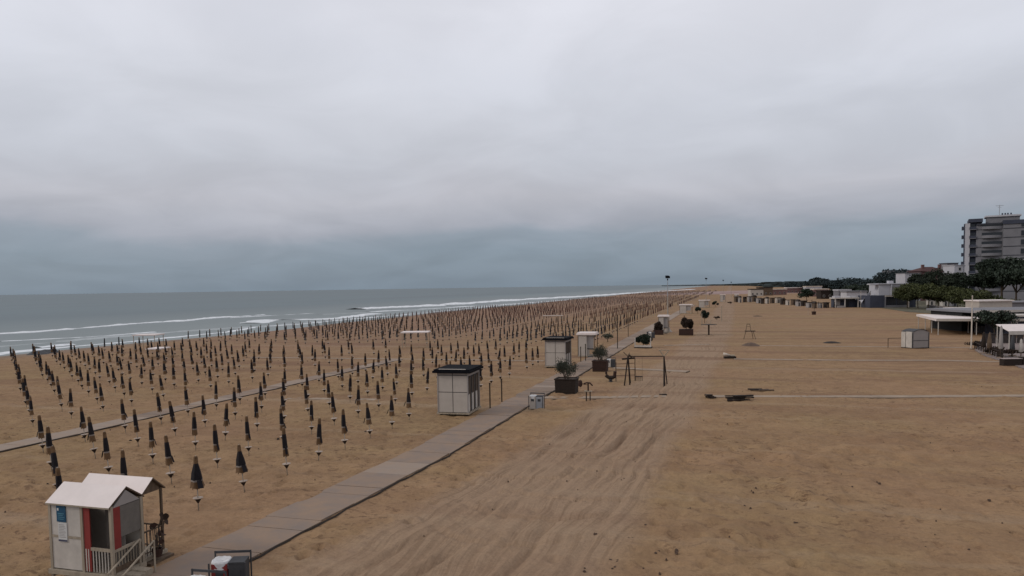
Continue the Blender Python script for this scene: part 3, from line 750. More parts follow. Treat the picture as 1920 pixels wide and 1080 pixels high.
# climbing frame (thin) left of the swing
v = G(1151,716+2); t = thing('climbing_frame', 'thin low climbing bars left of the swing, dark top piece', 'play frame', v)
h = 2.35
MB().tube([(.05,1.0,0),(.05,1.0,h-.5)], .04, WOODD, 6).build('upright', t)
MB().tube([(1.7,2.0,0),(1.7,2.0,h-.2)], .04, WOODD, 6).build('upright', t)
for k in range(3): MB().tube([(.05,1.0,.55+.55*k),(1.7,2.0,.55+.55*k)], .025, WOOD, 6).build('rung', t)
MB().tube([(.6,1.3,h-.25),(1.7,2.0,h-.2)], .09, WOODD, 6).tube([(1.1,1.6,h-.2),(1.2,1.6,h+.15),(1.4,1.8,h-.1)], .08, WOODD, 6).build('top_piece', t)
# swing
a = G(1176,723); b = G(1245,724); L = (b-a).length; ang = math.atan2((b-a).y, (b-a).x)
t = thing('swing', 'dark wooden swing frame with forked top and one hanging seat beside the lane', 'swing', a, ang)
for x in (0, L):
    lg = 1 if x == 0 else 0
    MB().tube([(x-.25*lg,-.1,-.05),(x+.06*lg,.35,2.62)], .06, WOODD, 8).build('leg', t)
    MB().tube([(x+(.22 if lg else .05),.3,-.05),(x+.06*lg,.40,2.62)], .06, WOODD, 8).build('leg', t)
    MB().tube([(x+.25*(1 if not lg else .8),1.5,-.05),(x+.07*lg,.5,2.6)], .05, WOODD, 8).build('leg', t)
MB().tube([(.05,.4,2.60),(L,.4,2.64)], .045, WOODD, 8).build('top_beam', t)
mb = MB().tube([(L-.02,.4,2.62),(L-.4,.35,3.18)], .045, WOODL, 6).tube([(L+.02,.4,2.62),(L+.42,.35,3.18)], .045, WOODL, 6).tube([(L-.48,.35,3.18),(L+.5,.35,3.18)], .04, WOODL, 6); mb.build('fork', t)
mb = MB().tube([(.05,.4,2.6),(-.35,.4,3.0)], .04, WOOD, 6).tube([(.05,.4,2.6),(.2,.4,2.95)], .035, WOOD, 6); mb.build('fork', t)
for x in (.75, 1.3): MB().tube([(x-(.12 if x < 1 else -.02),.4,2.6),(x+.02,.4,.82)], .010, WOOD, 5).build('chain', t)
mb = B(.72,1.36,.25,.55,.76,.82,WOODD)
for k in range(4): mb.box(.74+k*.18,.80+k*.18,.24,.27,.42,.758,WOODD)
mb.build('seat', t)
# flat table on post
v = G(1329,628); t = thing('post_table', 'wooden post with flat round top beside the lane', 'table', v)
MB().tube([(0,0,-.1),(0,0,1.85)], .14, WOODD, 8).build('leg', t)
MB().lathe([(.02,1.93),(1.35,1.87),(1.4,1.82),(.2,1.80)], WOODD, 16).build('top', t)
MB().tube([(-.5,0,1.9),(-.1,0,2.9)], .05, WOODL, 6).tube([(.2,0,1.9),(.4,0,2.7)], .05, WOODL, 6).build('sticks', t)
# lifeguard chair
v = G(1405,636); t = thing('lifeguard_chair', 'thin wooden high chair with spread legs on the open sand', 'chair', v, -.1)
for (x, y) in ((-.95,-.3),(.95,-.3),(-.7,.9),(.8,.9)): MB().tube([(x,y,-.05),(x*.62,y*.5+.1,1.25)], .05, WOOD, 6).build('leg', t)
B(-.62,.95,-.1,.6,1.25,1.36,WOODD).build('seat', t)
for x in (-.45,.35): MB().tube([(x,.5,1.3),(x*.55,.6,2.45)], .045, WOOD, 6).build('back_post', t)
MB().tube([(-.3,.6,2.42),(.25,.6,2.42)], .05, WOOD, 6).tube([(-.35,.55,2.0),(.28,.55,2.0)], .03, WOOD, 6).build('back_rail', t)
# low heaps, planks
def heap(name, label, xc, yb, w, d, h, m, seed, cat):
    r = random.Random(seed); mb = MB(); n, k = 18, 5; vs = []
    for j in range(k+1):
        q = j/k
        for i in range(n):
            a = i*2*math.pi/n; rr = (1-q)**.6*(1+.25*mnoise.noise(Vector((math.cos(a)*1.5, math.sin(a)*1.5, seed))))
            vs.append((math.cos(a)*w/2*rr, math.sin(a)*d/2*rr, h*q*(1+.3*mnoise.noise(Vector((math.cos(a)*3*rr, math.sin(a)*3*rr, seed+3))))-.03))
    fs = [(j*n+i, j*n+(i+1)%n, (j+1)*n+(i+1)%n, (j+1)*n+i) for j in range(k) for i in range(n)]
    mb.add(vs, fs, m); o = mb.build(name, smooth=True); o.location = G(xc, yb); return tag(o, label, cat)
heap('sand_mound', 'dark low mound below the high wooden chair', 1408, 648, 2.7, 3.0, .5, mat('damp_sand', (.10,.066,.048), .95, .25, 2, .5), 3, 'mound')
heap('debris_heap', 'dark streak of washed-up debris far up the lane', 1420, 593, 2.8, 3, .22, WOODD, 4, 'debris')
heap('debris_heap', 'long dark heap of debris on the open sand left of the grey hut', 1559, 643, 2.9, 2.4, .28, WOODD, 5, 'debris')
def planks(label, xc, yc, w, n, seed, spread=.5, h=.14):
    r = random.Random(seed); t = thing('plank_pile', label, 'planks', G(xc, yc), 0)
    for k in range(n):
        l_ = w*r.uniform(.5,.8); x = r.uniform(-w/2, w/2-l_); y = r.uniform(0, spread); z = .03+h*(k//3)
        M = Matrix.Translation((x+l_/2,y,z)) @ Matrix.Rotation(r.uniform(-.18,.18),4,'Z')
        MB().box(-l_/2,l_/2,-.09,.09,0,.10,WOODD if k%3 else WOOD, M).build('plank', t)
    return t
planks('pile of dark planks lying across the pale cross path', 1390, 752, 2.3, 9, 3)
planks('small dark stack of boards at the left end of the cross path', 1333, 747, .85, 6, 5)
planks('long loose boards just behind the plank pile', 1428, 734, 2.2, 3, 8, .9)
planks('single dark board on the path near the swing', 1243, 742, .9, 2, 11, .2, .05)
v = G(1368,672); t = thing('sack_bundle', 'cream sack lying on a dark wooden sledge at the right of the lane', 'bundle', v, -.1)
B(-.65,.75,-.2,.4,0,.24,WOODD).build('sledge', t)
MB().tube([(-.72,.1,.52),(-.35,.1,.46),(.0,.1,.38)], .20, SACK, 10, .12).build('sack', t, smooth=True)
MB().tube([(.0,.1,.34),(.6,.1,.32)], .12, WOODL, 8).build('log', t)
# light masts
def mast(label, x, yb, yt, rb, cone=True, m=POLE, grp='tall masts along the beach'):
    v = G(x, yb); h = HT(x, yb, yt); t = thing('light_mast', label, 'mast', v, group=grp)
    MB().tube([(0,0,0),(0,0,h*.62)], rb, m, 10, rb*.6).build('lower_pole', t)
    MB().tube([(0,0,h*.62),(0,0,h*.93)], rb*.45, STEEL, 8, rb*.25).build('upper_pole', t)
    if cone: MB().lathe([(.85,0),(.8,.12),(.45,.5),(.22,1.2),(rb,1.5)], m, 14).build('base_cone', t, smooth=True)
    hd = MB()
    r = random.Random(int(x))
    for k in range(5):
        a = k*1.26; hd.box(-.22,.22,-.1,.1,-.18,.18,BLACKF, Matrix.Translation((math.cos(a)*.22,math.sin(a)*.22,h*.955+.12*(k%2)))@Matrix.Rotation(a,4,'Z')@Matrix.Rotation(.5,4,'X'))
    hd.box(-.10,.10,-.1,.1,h*.9,h*.93,BLACKF)
    hd.build('lamp_head', t); return t
mast('tall white mast with conical foot and dark lamp cluster beside the brown shrubs', 1252, 622, 515, .17)
mast('distant mast with dark head above the far shore, second from the left', 1324, 577, 520, .13, False)
mast('small far mast with thin dark head, third from the left', 1356, 561, 524, .12, False)
mast('faint farthest mast, rightmost of the four', 1371, 557, 528, .12, False)
# ------------------------------------------------------------------ white pergola roofs in the field
def pergola(label, x0, x1, yroof, z=2.35, beige=False, d=3.0):
    dd = (yroof-hz(x0))/(1-z/HC); yb = hz(x0)+dd; a = G(x0, yb); b = G(x1, yb-(x1-x0)*.0153); L = (b-a).length
    t = thing('pergola', label, 'pergola', a, math.atan2((b-a).y,(b-a).x)-.03, 'flat pale pergolas among the umbrellas')
    mm = TRAY if beige else ROOFW
    B(-.1,L+.1,-.1,d,z-.06,z+.10,mm).build('roof', t)
    for x in (.1, L-.1):
        for y in (.05, d-.2): MB().tube([(x,y,-.05),(x,y,z-.06)], .05, WOODL, 6).build('post', t)
    return t
pergola('white flat pergola in the gap of the umbrella field', 753, 802, 624)
pergola('long beige pergola deeper in the umbrella field', 1019, 1055, 593, beige=True)
pergola('pale pergola near the waterline on the left', 250, 292, 629)
pergola('tiny pale pergola close to the waterline farther right', 275, 300, 655, 1.2)
# rocks by the water
for i, (x, y, w) in enumerate(((72,662,4),(84,660,3.2),(97,659,2.6))):
    o = heap('shore_rock', ('largest dark rock lying at the waterline, left','middle dark rock at the waterline','smallest dark rock at the waterline, right')[i], x, y, w, 3, .8, ROCK, 20+i, 'rock'); o.location.z = -.35
# ------------------------------------------------------------------ right side: kiosk, canopy, bar, terrace
v = G(1711,654); t = thing('storage_hut', 'small grey hut with arched front and pale side wall standing alone on the sand', 'hut', v, .22)
w, h, d = 2.5, 2.55, 2.0
mb = MB(); n = 8; top = [(w*(i/n), h-.35+.3*math.sin(math.pi*i/n)) for i in range(n+1)]
fr = [(0,0,.12),(w,0,.12)]+[(x,0,z) for x, z in reversed(top)]; k = len(fr)
mb.add(fr+[(x,d,z) for x,y,z in fr], [tuple(range(k)), tuple(range(2*k-1,k-1,-1))]+[(i,(i+1)%k,k+(i+1)%k,k+i) for i in range(k)], PANEL); mb.build('body', t)
B(.02,w-.02,-.03,-.002,1.04,1.10,GREYD).build('rail', t)
for x in (0,w): B(x-.05,x+.05,-.05,.0-.002,0,h-.4,GREYD).build('frame_post', t)
B(-.05,w+.05,-.02,d,.0,.118,WOODD).build('base', t)
mb = MB()
for i in range(n):
    (xa,za),(xb,zb) = top[i], top[i+1]; mb.add([(xa,-.08,za+.02),(xb,-.08,zb+.02),(xb,d+.08,zb+.02),(xa,d+.08,za+.02),(xa,-.08,za+.08),(xb,-.08,zb+.08),(xb,d+.08,zb+.08),(xa,d+.08,za+.08)], [(4,5,6,7),(0,1,5,4),(2,3,7,6)], GREYD)
mb.build('roof', t)
B(-.10,-.052,.05,d*.55,.12,h-.3,WHITE).build('side_door', t); B(-.10,-.052,d*.6,d-.05,.12,h-.4,WHITE).build('side_panel', t)
v = G(1665,652); t = thing('low_goal_frame', 'thin low wooden frame left of the small grey hut', 'frame', v, 0)
MB().tube([(0,0,0),(0,0,1.3)], .05, WOOD, 6).build('upright', t); MB().tube([(2.4,.2,0),(2.4,.2,1.3)], .05, WOOD, 6).build('upright', t); MB().tube([(0,0,1.28),(2.4,.2,1.28)], .035, WOOD, 6).build('crossbar', t)
# flagpole
v = G(1821,655); h = HT(1821,655,556); t = thing('flagpole', 'tall cream flagpole at the corner of the terrace', 'flagpole', v)
MB().tube([(0,0,-.1),(0,0,h)], .10, SACK, 10, .06).build('pole', t); MB().lathe([(.08,h),(.11,h+.06),(.01,h+.14)], SACK, 10).build('finial', t)
MB().lathe([(.3,0),(.28,.1),(.1,.14)], CONC, 10).build('foot', t)
# canopy
A = G(1759,628); Bp = G(1722,616); u_ = (Bp-A); L = u_.length; an = math.atan2(u_.y, u_.x)
t = thing('canopy', 'cream flat canopy on slim white posts in front of the beach bar', 'canopy', A, an)
wC = 13.0
B(-.2,L+.2,-wC,.3,2.62,2.70,ROOFW).build('roof', t)
B(-.2,L+.2,.302,.36,2.3,2.72,ROOFW).build('fascia', t); B(-.26,-.202,-wC,.36,2.3,2.72,PANELB).build('side_fascia', t)
for x in (0, L*.3, L*.62, L):
    for y in (0,-5.5,-11): MB().tube([(x,y,-.05),(x,y,2.62)], .07, WHITE, 8).build('post', t)
# bar
bx = G(1829,624); t = thing('beach_bar', 'long dark-fronted beach bar with pale roof edge behind the canopy', 'building', bx, -.02)
Lb = 26; db = 14; hb = 3.9
B(0,Lb,.0,.3,0,1.1,BLDG).build('counter_wall', t)
B(0,Lb,4,db,0,hb-.5,mat('bar_dark',(.018,.018,.018))).build('wall', t)
for k in range(6): B(k*5.0,k*5.0+.22,0.05,.27,1.102,hb-.502,BLDG).build('pillar', t)
mb = B(-.6,Lb,-.6,db+.5,hb-.5,hb-.12,BLDG); mb.build('roof', t)
B(-.65,Lb,-.68,-.602,hb-.45,hb-.05,PANELB).build('fascia', t)
for k in range(4): B(1+k*5,4+k*5,3.93,3.997,.2,2.4,GLASS).build('window', t)
bx2 = G(1788,612); t = thing('awning', 'pale stepped awning between canopy and bar', 'awning', bx2, -.1)
B(0,4.6,0,4.5,3.45,3.55,ROOFW).build('sheet', t); B(-.05,4.65,-.06,-.002,3.0,3.6,ROOFW).build('fascia', t)
for x in (.1,4.5): MB().tube([(x,.1,0),(x,.1,3.45)], .06, WHITE, 8).build('post', t)
B(.4,4.2,3,3.1,0,2.6,WOODD).build('back_wall', t)
def simple_block(name, label, cat, x, Y, w, d, h, z0, m, rz=0, storeys=1, win=True, roofm=None, parapet=.25, grp=None, wm=GLASS, nwin=None):
    t = thing(name, label, cat, GY(x, Y)+Vector((0,0,z0)), rz, grp)
    B(0,w,0,d,0,h,m).build('wall', t)
    B(-.25,w+.25,-.25,d+.25,h+.002,h+parapet,roofm or m).build('roof', t)
    if win:
        sh_ = h/storeys; nw = nwin or max(1, int(w/3))
        for s_ in range(storeys):
            for k in range(nw):
                xc = w*(k+.5)/nw; o = B(xc-.55,xc+.55,-.06,-.003,s_*sh_+.9,s_*sh_+2.2,WHITE).build('window', t)
                B(xc-.45,xc+.45,-.075,-.062,s_*sh_+1.0,s_*sh_+2.1,wm).build('pane', o)
    return t
simple_block('kiosk_building', 'cream rooftop pavilion above the beach bar', 'building', 1837, 150, 6.5, 5, 4.6, 0, PANELB, -.05, 1, True, ROOFW)
simple_block('service_building', 'grey flat-roofed building behind the bar at the right edge', 'building', 1878, 160, 22, 9, 3.9, 0, BLDG, -.05, 1, True, BLDG)
simple_block('pale_shed', 'pale shed with flat roof at the right edge under the pines', 'building', 1886, 118, 12, 5, 3.0, 0, BLDGD, 0, 1, True, PANELB)
# white awning right edge
v = G(1891,660); t = thing('awning', 'white sloping awning at the right edge above the terrace', 'awning', v, -.1)
mb = MB(); mb.add([(0,0,2.6),(5,0,2.6),(5,3,3.3),(0,3,3.3),(0,0,2.52),(5,0,2.52),(5,3,3.22),(0,3,3.22)], [(0,1,2,3),(7,6,5,4),(0,4,5,1),(1,5,6,2),(3,2,6,7),(0,3,7,4)], ROOFW); mb.build('sheet', t)
B(-.02,5.0,-.05,-.002,2.15,2.6,WHITE).build('fascia', t)
for x in (.1,4.8):
    for y in (.1,2.8): MB().tube([(x,y,0),(x,y,2.5+.23*y)], .06, WHITE, 6).build('post', t)
# terrace paving + fence + closed parasols
mb = MB(); poly = [G(1828,657),G(1846,668),G(1880,679),G(1925,694)]
back = [G(2150,700),G(2150,630),G(1840,636)]
vs = [Vector((q.x,q.y,.10)) for q in poly+back]; k = len(vs)
mb.add(vs+[Vector((q.x,q.y,-.1)) for q in vs], [tuple(range(k))]+[((i+1)%k,i,k+i,k+(i+1)%k) for i in range(k)], mat('terrace_stone',(.19,.15,.135),.9,.2,1.5,.3))
o = mb.build('terrace'); struct(o, 'pale stone terrace edge at the right', 'pavement')
ts = thing('terrace_screen', 'dark slatted screen wall behind the terrace parasols', 'screen', G(1842,645)+Vector((0,0,.1)), -.12)
mb = MB()
for k in range(14): mb.box(k*.9, k*.9+.82, 0, .05, .0, 1.35+.1*(k%3==1), mat('screen_brown',(.04,.032,.03),.8,.3,2))
mb.build('slats', ts); B(-.05,12.7,-.04,-.002,1.2,1.3,WOODD).build('rail', ts)
ft = thing('terrace_fence', 'dark low wooden fence with a rail along the terrace edge', 'fence', (0,0,0), 0)
for (a, b) in ((G(1826,655),G(1846,664)),(G(1846,664),G(1868,672)),(G(1868,672),G(1880,676))):
    a = a+Vector((.5,.6,.1)); b = b+Vector((.5,.6,.1)); n = 5
    MB().tube([a+Vector((0,0,.75)), b+Vector((0,0,.75))], .06, WOODD, 6).tube([a+Vector((0,0,.35)), b+Vector((0,0,.35))], .05, WOODD, 6).build('rail', ft)
    mb = MB()
    for k in range(n): q = a.lerp(b, k/n); mb.tube([q, q+Vector((0,0,.95))], .07, WOODD, 6)
    mb.build('pickets', ft)
shrub('low dark hedge against the terrace fence at its left end', 1832, 655, 2.2, 1.1, LEAFBR, 31, None, n=900)
shrub('dark leafy clump under the terrace posts', 1866, 668, 2.0, 1.2, LEAFBR, 32, None, n=900)
shrub('dark hedge clump in front of the awning', 1903, 672, 2.4, 1.0, LEAFBR, 33, None, n=900)
def big_parasol(label, x, yb, yt, m, wd=.28):
    v = G(x, yb); h = HT(x, yb, yt); t = thing('terrace_parasol', label, 'parasol', v+Vector((0,0,.1)), 0, 'closed parasols and posts on the terrace')
    MB().tube([(0,0,0),(0,0,h)], .05, WOOD, 8).build('pole', t)
    MB().lathe([(.02,h),(.12,h-.2),(wd*.8,h*.6),(wd,h*.32),(wd*.7,h*.28)], m, 14, fold=5, amp=.15).build('canopy', t, smooth=True)
    MB().lathe([(.4,0),(.4,.1),(.08,.14)], CONC, 12).build('foot', t)
big_parasol('brown closed parasol on the terrace just right of the flagpole', 1844, 664, 624, WOODD)
big_parasol('brown closed parasol, second from the flagpole', 1855, 667, 624, WOOD)
big_parasol('tall grey closed parasol in the middle of the terrace', 1876, 673, 612, PANEL, .24)
big_parasol('grey closed parasol between terrace centre and the white one', 1898, 669, 630, GREYD)
big_parasol('white closed parasol at the right edge of the terrace', 1914, 672, 636, WHITE, .22)
v = G(1882,687); t = thing('planter_box', 'long dark wooden planter box at the terrace corner', 'planter', v, 0)
B(0,1.9,0,.7,.0,.75,WOODD).build('box', t); B(-.04,1.94,-.04,.74,.752,.8,STONE).build('rim', t)
B(2.1,3.6,.2,.9,.0,.9,WOODD).build('box', t)
# ------------------------------------------------------------------ far right buildings
t = thing('modern_house', 'white two-storey box house with dark ground floor opening, behind the sand', 'building', G(1632,577.5), -.04)
wW = 15.6; 
B(0,wW*.98,.3,10,0,4.2,BLDGD).build('ground_floor', t)
mb = B(4.9,13.0,0,.28,3.75,4.25,PANELB); mb.box(4.9,5.2,0,.28,0,3.748,BLDG); mb.box(12.7,13.0,0,.28,0,3.748,PANELB); mb.build('portal', t)
B(5.4,8.6,.22,.298,.9,3.6,GLASS).build('window', t); B(9.0,12.5,.22,.298,.9,3.6,GLASS).build('window', t); B(5.2,12.7,.15,.295,0,.85,BLDG).build('low_wall', t)
B(3.4,11.2,1.5,9,4.25,8.0,BLDG2).build('upper_floor', t)
B(7.6,11.25,1.42,1.49,4.4,7.2,mat('loggia_beige',(.2,.19,.17))).build('loggia', t)
mb = B(3.0,11.5,.9,9.3,8.002,8.3,BLDG2); mb.box(.4,3.0,1.5,4,7.9,8.2,BLDG2); mb.build('roof', t)
B(7.3,7.6,1.0,1.35,4.25,8.0,BLDG2).build('column', t); B(11.2,11.5,1.0,1.35,4.25,8.0,BLDG2).build('column', t)
B(7.4,9.0,3,4.5,8.302,9.2,BLDG2).build('chimney', t)
t = thing('pavilion', 'white flat-roofed open pavilion left of the white house', 'building', G(1566,577), -.04)
B(-.2,8.3,-.2,5,3.1,3.55,WHITE).build('roof', t); B(0,2,.5,3,3.552,4.1,BLDG2).build('roof_box', t); B(5.2,7.4,.5,3,3.552,4.0,BLDG2).build('roof_box', t)
for x in (.1,3.4,8.0): B(x-.18,x+.18,0,.3,0,3.098,WHITE).build('column', t)
B(.4,8,2.5,4.8,0,3.098,BLDGD).build('wall', t); B(.6,2.6,2.35,2.49,.8,2.6,PANEL).build('window', t); B(4.2,5.6,2.35,2.49,.2,2.7,GLASS).build('door', t)
B(.6,3,-.6,0,0,.7,PANEL).build('counter', t)
t = thing('sail_shade', 'pale twisted sail shade between pavilion and white house', 'shade sail', G(1614,577), 0)
mb = MB(); gx = 8
vs = []
for i in range(gx+1):
    for j in range(5):
        s_, q = i/gx, j/4; vs.append((.2+3.4*s_+.4*math.sin(q*3), .5+1.5*q, 1.2+4.6*(s_*(1-q)+(1-s_)*q*.3)+.6*math.sin(3*s_)))
mb.add(vs, [(i*5+j,(i+1)*5+j,(i+1)*5+j+1,i*5+j+1) for i in range(gx) for j in range(4)], BLDG2); o = mb.build('sail', t, smooth=True)
sm = o.modifiers.new('thick','SOLIDIFY'); sm.thickness = .04
for x in (.2,3.6): MB().tube([(x,.5,0),(x,.5,5.8)], .07, WHITE, 6).build('mast', t)
simple_block('low_shed', 'low dark shed wall between sail shade and white house', 'building', 1597, 262, 8, 4, 2.4, 0, BLDGD, 0, 1, False)
# beach club cabins row (far)
CAT = [('brown','WOOD'),('pale','PANELB'),('dark','WOODD'),('grey','PANEL')]
xs_ = [1379,1387,1396,1404,1412,1421,1430,1438,1447,1457,1467,1477,1487,1496,1506,1516,1528,1538,1549]
for i, x in enumerate(xs_):
    nm, mk = CAT[i*7%4 if i%3 else i%4]; m = {'WOOD':WOOD,'PANELB':PANELB,'WOODD':WOODD,'PANEL':PANEL}[mk]
    yb = 566.5+(x-1379)*.055+(0 if x < 1495 else 3)+(0,-1.6,.5,-2.6,-.6)[i*2%5]
    v = G(x, yb); w = PX((6.3,4.2,7.4,3.4,5.5)[i*3%5], x, yb); h = HT(x, yb, yb-11-(i*5%5))
    t = thing('beach_cabin', f'{nm} cabin, {ordw(i+1)} from the left in the far row facing the sand', 'cabin', v, 0, 'row of far beach cabins')
    B(0,w,0,2.5,0,h-.3,m).build('wall', t); B(w*.3,w*.62,-.05,-.003,0,h*.6,GLASS if nm != 'dark' else WOOD).build('door', t)
    if i%3 == 1: mb = MB(); mb.add([(-.2,-.2,h-.3),(w+.2,-.2,h-.3),(w+.2,2.7,h-.3),(-.2,2.7,h-.3),(w/2,-.2,h+.4),(w/2,2.7,h+.4)],[(0,1,4),(1,2,5,4),(2,3,5),(3,0,4,5)],WOODD)
    else: mb = B(-.2,w+.2,-.3,2.7,h-.298,h-.1,(WOODD,BLDG2,WOOD)[i%3])
    mb.build('roof', t)
    if i%3 != 1:
        v2 = v+Vector((w+.8,-.5-(i%4),0)); q = thing('wooden_pole', f'wooden pole right of the {ordw(i+1)} cabin in the far row', 'post', v2, 0, 'poles by the far cabins')
        MB().tube([(0,0,0),(0,0,h*1.05)], .12, WOODD if i%4 else WOODL, 6).build('shaft', q)
# second tier of roofs behind
for i, (x, Y, w, h, m, rm, lb) in enumerate(((1408,520,9,5.2,PANELB,WOODD,'pale club building behind the far cabins, left'),(1424,540,10,6.2,WOOD,WOODD,'brown gabled club building behind the far cabins'),
      (1441,560,14,4.6,PINK,SACK,'pinkish long pavilion beyond the cabins'),(1476,640,22,5.0,PINK,ROOFW,'white vaulted roof pavilion on the pinkish far shore'),(1512,560,12,6.3,BLDG2,SACK,'pale stepped house roofs above the cabins'),
      (1527,470,9,5.0,PINK,SACK,'salmon walled house next to the dark tree'),(1540,400,16,4.6,WOODD,WOODD,'dark roofed beach restaurant left of the pavilion'),(1588,330,9,5.0,BLDG2,BLDG,'grey-white house behind the open pavilion'),
      (1573,360,6,5.4,BLDG,BLDG2,'small grey house left behind the pavilion'))):
    simple_block('distant_house', lb, 'building', x, Y, w, 6, h-.6, 0, m, 0, 1, True, rm, .6)
heap('dune', 'pinkish low dune behind the far cabins', 1460, 549.0, 230, 90, 3.0, mat('pink_sand', (.27,.185,.165), .95, .15, .05), 41, 'dune')['kind'] = 'structure'
# ------------------------------------------------------------------ apartment block
ab = thing('apartment_block', 'tall grey apartment block with curved balconies and rooftop mast at the right edge', 'building', GY(1807, 300), -.52); ab.scale = (.80,1,1)
k = 300/1380.0   # metres per photo pixel at this depth
Z0 = lambda y: HC+(hz(1850)-y)*k
zt = Z0(418)
B(0,2.2,0,14,0,zt-.3,BLDG2).build('side_wall', ab)
B(-.5,-.002,-.1,.2,0,zt-.5,BLDGD).build('drainpipe', ab)
B(2.202,4.9,1.2,14,0,zt,BLDGD).build('recess_wall', ab)
B(1.5,7.6,-.3,14.2,zt+.002,zt+1.4,BLDGD).build('parapet', ab)
B(4.902,16.2,.4,15,0,Z0(424),BLDG).build('facade', ab)
B(16.202,34,-.6,15,0,Z0(424),BLDG).build('facade', ab)
B(16.0,34.3,-1.0,15.3,Z0(424)+.002,Z0(417),BLDGD).build('parapet', ab)
B(4.95,15.9,-.1,15,Z0(424)+.002,Z0(423)+.5,BROOF).build('roof_edge', ab)
B(9.5,23.2,3,12,Z0(423)+.003,Z0(409),BLDG).build('penthouse', ab)
B(8.7,23.8,2.4,12.6,Z0(409)+.002,Z0(407)+.2,BLDG2).build('penthouse_roof', ab)
MB().tube([(14.8,5,Z0(407)),(14.8,5,Z0(387))], .16, STEEL, 6).tube([(13.2,5,Z0(388)),(16.6,5,Z0(388))], .09, STEEL, 6).tube([(14,5,Z0(391)),(15.6,5,Z0(391))], .07, STEEL, 6).build('antenna', ab)
for x in (16.0,17.2,18.3,19.6): MB().tube([(x,4,Z0(407)),(x,4,Z0(402.5))], .35, BLDGD, 8).build('chimney', ab)
fl = [Z0(443+16.3*i) for i in range(-1, 8)]
for i, z in enumerate(fl):
    if z < 3 or z > zt-1: continue
    # left end balconies
    B(-1.35,-.502,.3,3,z-1.0,z+.4,BLDGD).build('balcony', ab)
    # recess balconies
    o = B(1.902,4.9,-.2,1.19,z-1.1,z-.9,BLDG).build('balcony', ab); B(1.95,4.85,-.19,-.1,z-.898,z+.1,BLDGD).build('railing', o)
    o = B(2.3,4.4,1.12,1.197,z-.85,z+1.3,GLASS).build('window', ab)
    # curved central balcony
    mb = MB(); n = 12; vs = []
    for zz, off in ((z-1.1,0),(z+.0,.0)):
        for q in range(n+1):
            s_ = q/n; vs.append((7.2+8.8*s_, .38-1.5*math.sin(math.pi*min(1,s_*.9+.1)), zz))
    mb.add(vs, [(q,q+1,n+1+q+1,n+1+q) for q in range(n)], BLDG)
    mb.add([(7.2,.39,z-1.1)]+vs[:n+1]+[(16.0,.39,z-1.1)], [tuple(range(n+3))[::-1]], BLDG)
    mb.build('balcony', ab)
    B(7.3,15.8,.30,.397,z+.01,z+1.15,GLASS).build('window', ab)
    B(16.21,33.9,-.70,-.602,z-1.25,z-.98,BROOF).build('floor_band', ab)
    B(4.95,7.1,.32,.398,z-1.25,z-1.05,BROOF).build('floor_band', ab)
    B(23.5,33.5,-.75,-.71,z-.6,z+1.4,GLASS).build('window', ab)
    if i == 4: B(20.5,31,-2.0,-.76,z+.5,z+.8,BLDG2).build('awning', ab)
# house cluster
hs = thing('red_roofed_house', 'pink house with low red tiled roof and chimneys above the trees', 'building', GY(1726, 330), 0)
kk = 330/1380.0; Zk = lambda y: HC+(hz(1750)-y)*kk
B(0,12.5,0,10,0,Zk(508),PINK).build('wall', hs)
mb = MB(); z1, z2 = Zk(508), Zk(500); mb.add([(-.8,-.8,z1),(15,-.8,z1-1.2),(15,11,z1-1.2),(-.8,11,z1),(4.0,5,z2),(8,5,z2)], [(0,1,5,4),(1,2,5),(2,3,4,5),(3,0,4)], TILE); mb.build('roof', hs)
for x in (2.2,9.8): B(x,x+1.1,3,4,z2-1,z2+1.0,PINK).build('chimney', hs)
for x in (1.5,4.8,8): o = B(x,x+1.3,-.08,-.003,z1-3,z1-1.2,WHITE).build('window', hs); B(x+.15,x+1.15,-.10,-.082,z1-2.9,z1-1.3,GLASS).build('pane', o)
t = simple_block('terraced_house', 'pale house with terrace left of the red roof', 'building', 1697, 330, 7, 8, Zk(512), 0, BLDG2, 0, 3, True, BLDG)
t = simple_block('white_block', 'white modern block just left of the tall apartments', 'building', 1789, 300, 4.3, 8, Z0(497), 0, BLDG2, 0, 5, True, BLDG2)
t = simple_block('grey_block', 'small grey rooftop block behind the white one', 'building', 1775, 345, 5.2, 6, HC+(hz(1780)-494)*.25, 0, BLDG, 0, 6, True, BLDGD)
t = simple_block('grey_tower', 'pale grey distant block standing behind the dark pines', 'building', 1666, 560, 15.5, 10, HC+(hz(1680)-507)*.406, 0, BLDG, 0, 5, True, BLDGD)
# ------------------------------------------------------------------ trees
def tree(label, x, Y, h, w, m, seed, n=1500, crown=.55, name='tree', grp=None, ls=.45, flat=.5, trunk=True, z=0):
    t = thing(name, label, 'tree', GY(x, Y)+Vector((0,0,z)), 0, grp); r = random.Random(seed)
    mb = MB(); cz = h*(1-crown/2)
    leaves(mb, (0,0,cz), w*.62,w*.55,h*crown*.60, n, ls, m, seed, lumps=16)
    mb.build('crown', t)
    tk = MB(); tk.tube([(0,0,0),(r.uniform(-.3,.3),0,h*.4),(r.uniform(-.5,.5),0,cz)], .04*h*.6, BARK, 7, .012*h)
    for q in range(4):
        a = r.random()*6.28; tk.tube([(0,0,h*.38),(math.cos(a)*w*.2,math.sin(a)*w*.2,h*.6),(math.cos(a)*w*.35,math.sin(a)*w*.35,cz+.1*h)], .014*h, BARK, 5, .005*h)
    tk.build('trunk', t); return t
gr = 'olive green trees along the promenade'
olv = [(1702,245,7.6,8.5),(1722,240,6.8,8),(1741,236,7.4,8),(1760,232,6.6,8),(1779,228,6.8,7.5),(1797,224,6.3,7.5),(1815,218,6.4,7.5),(1836,205,6.2,8)]
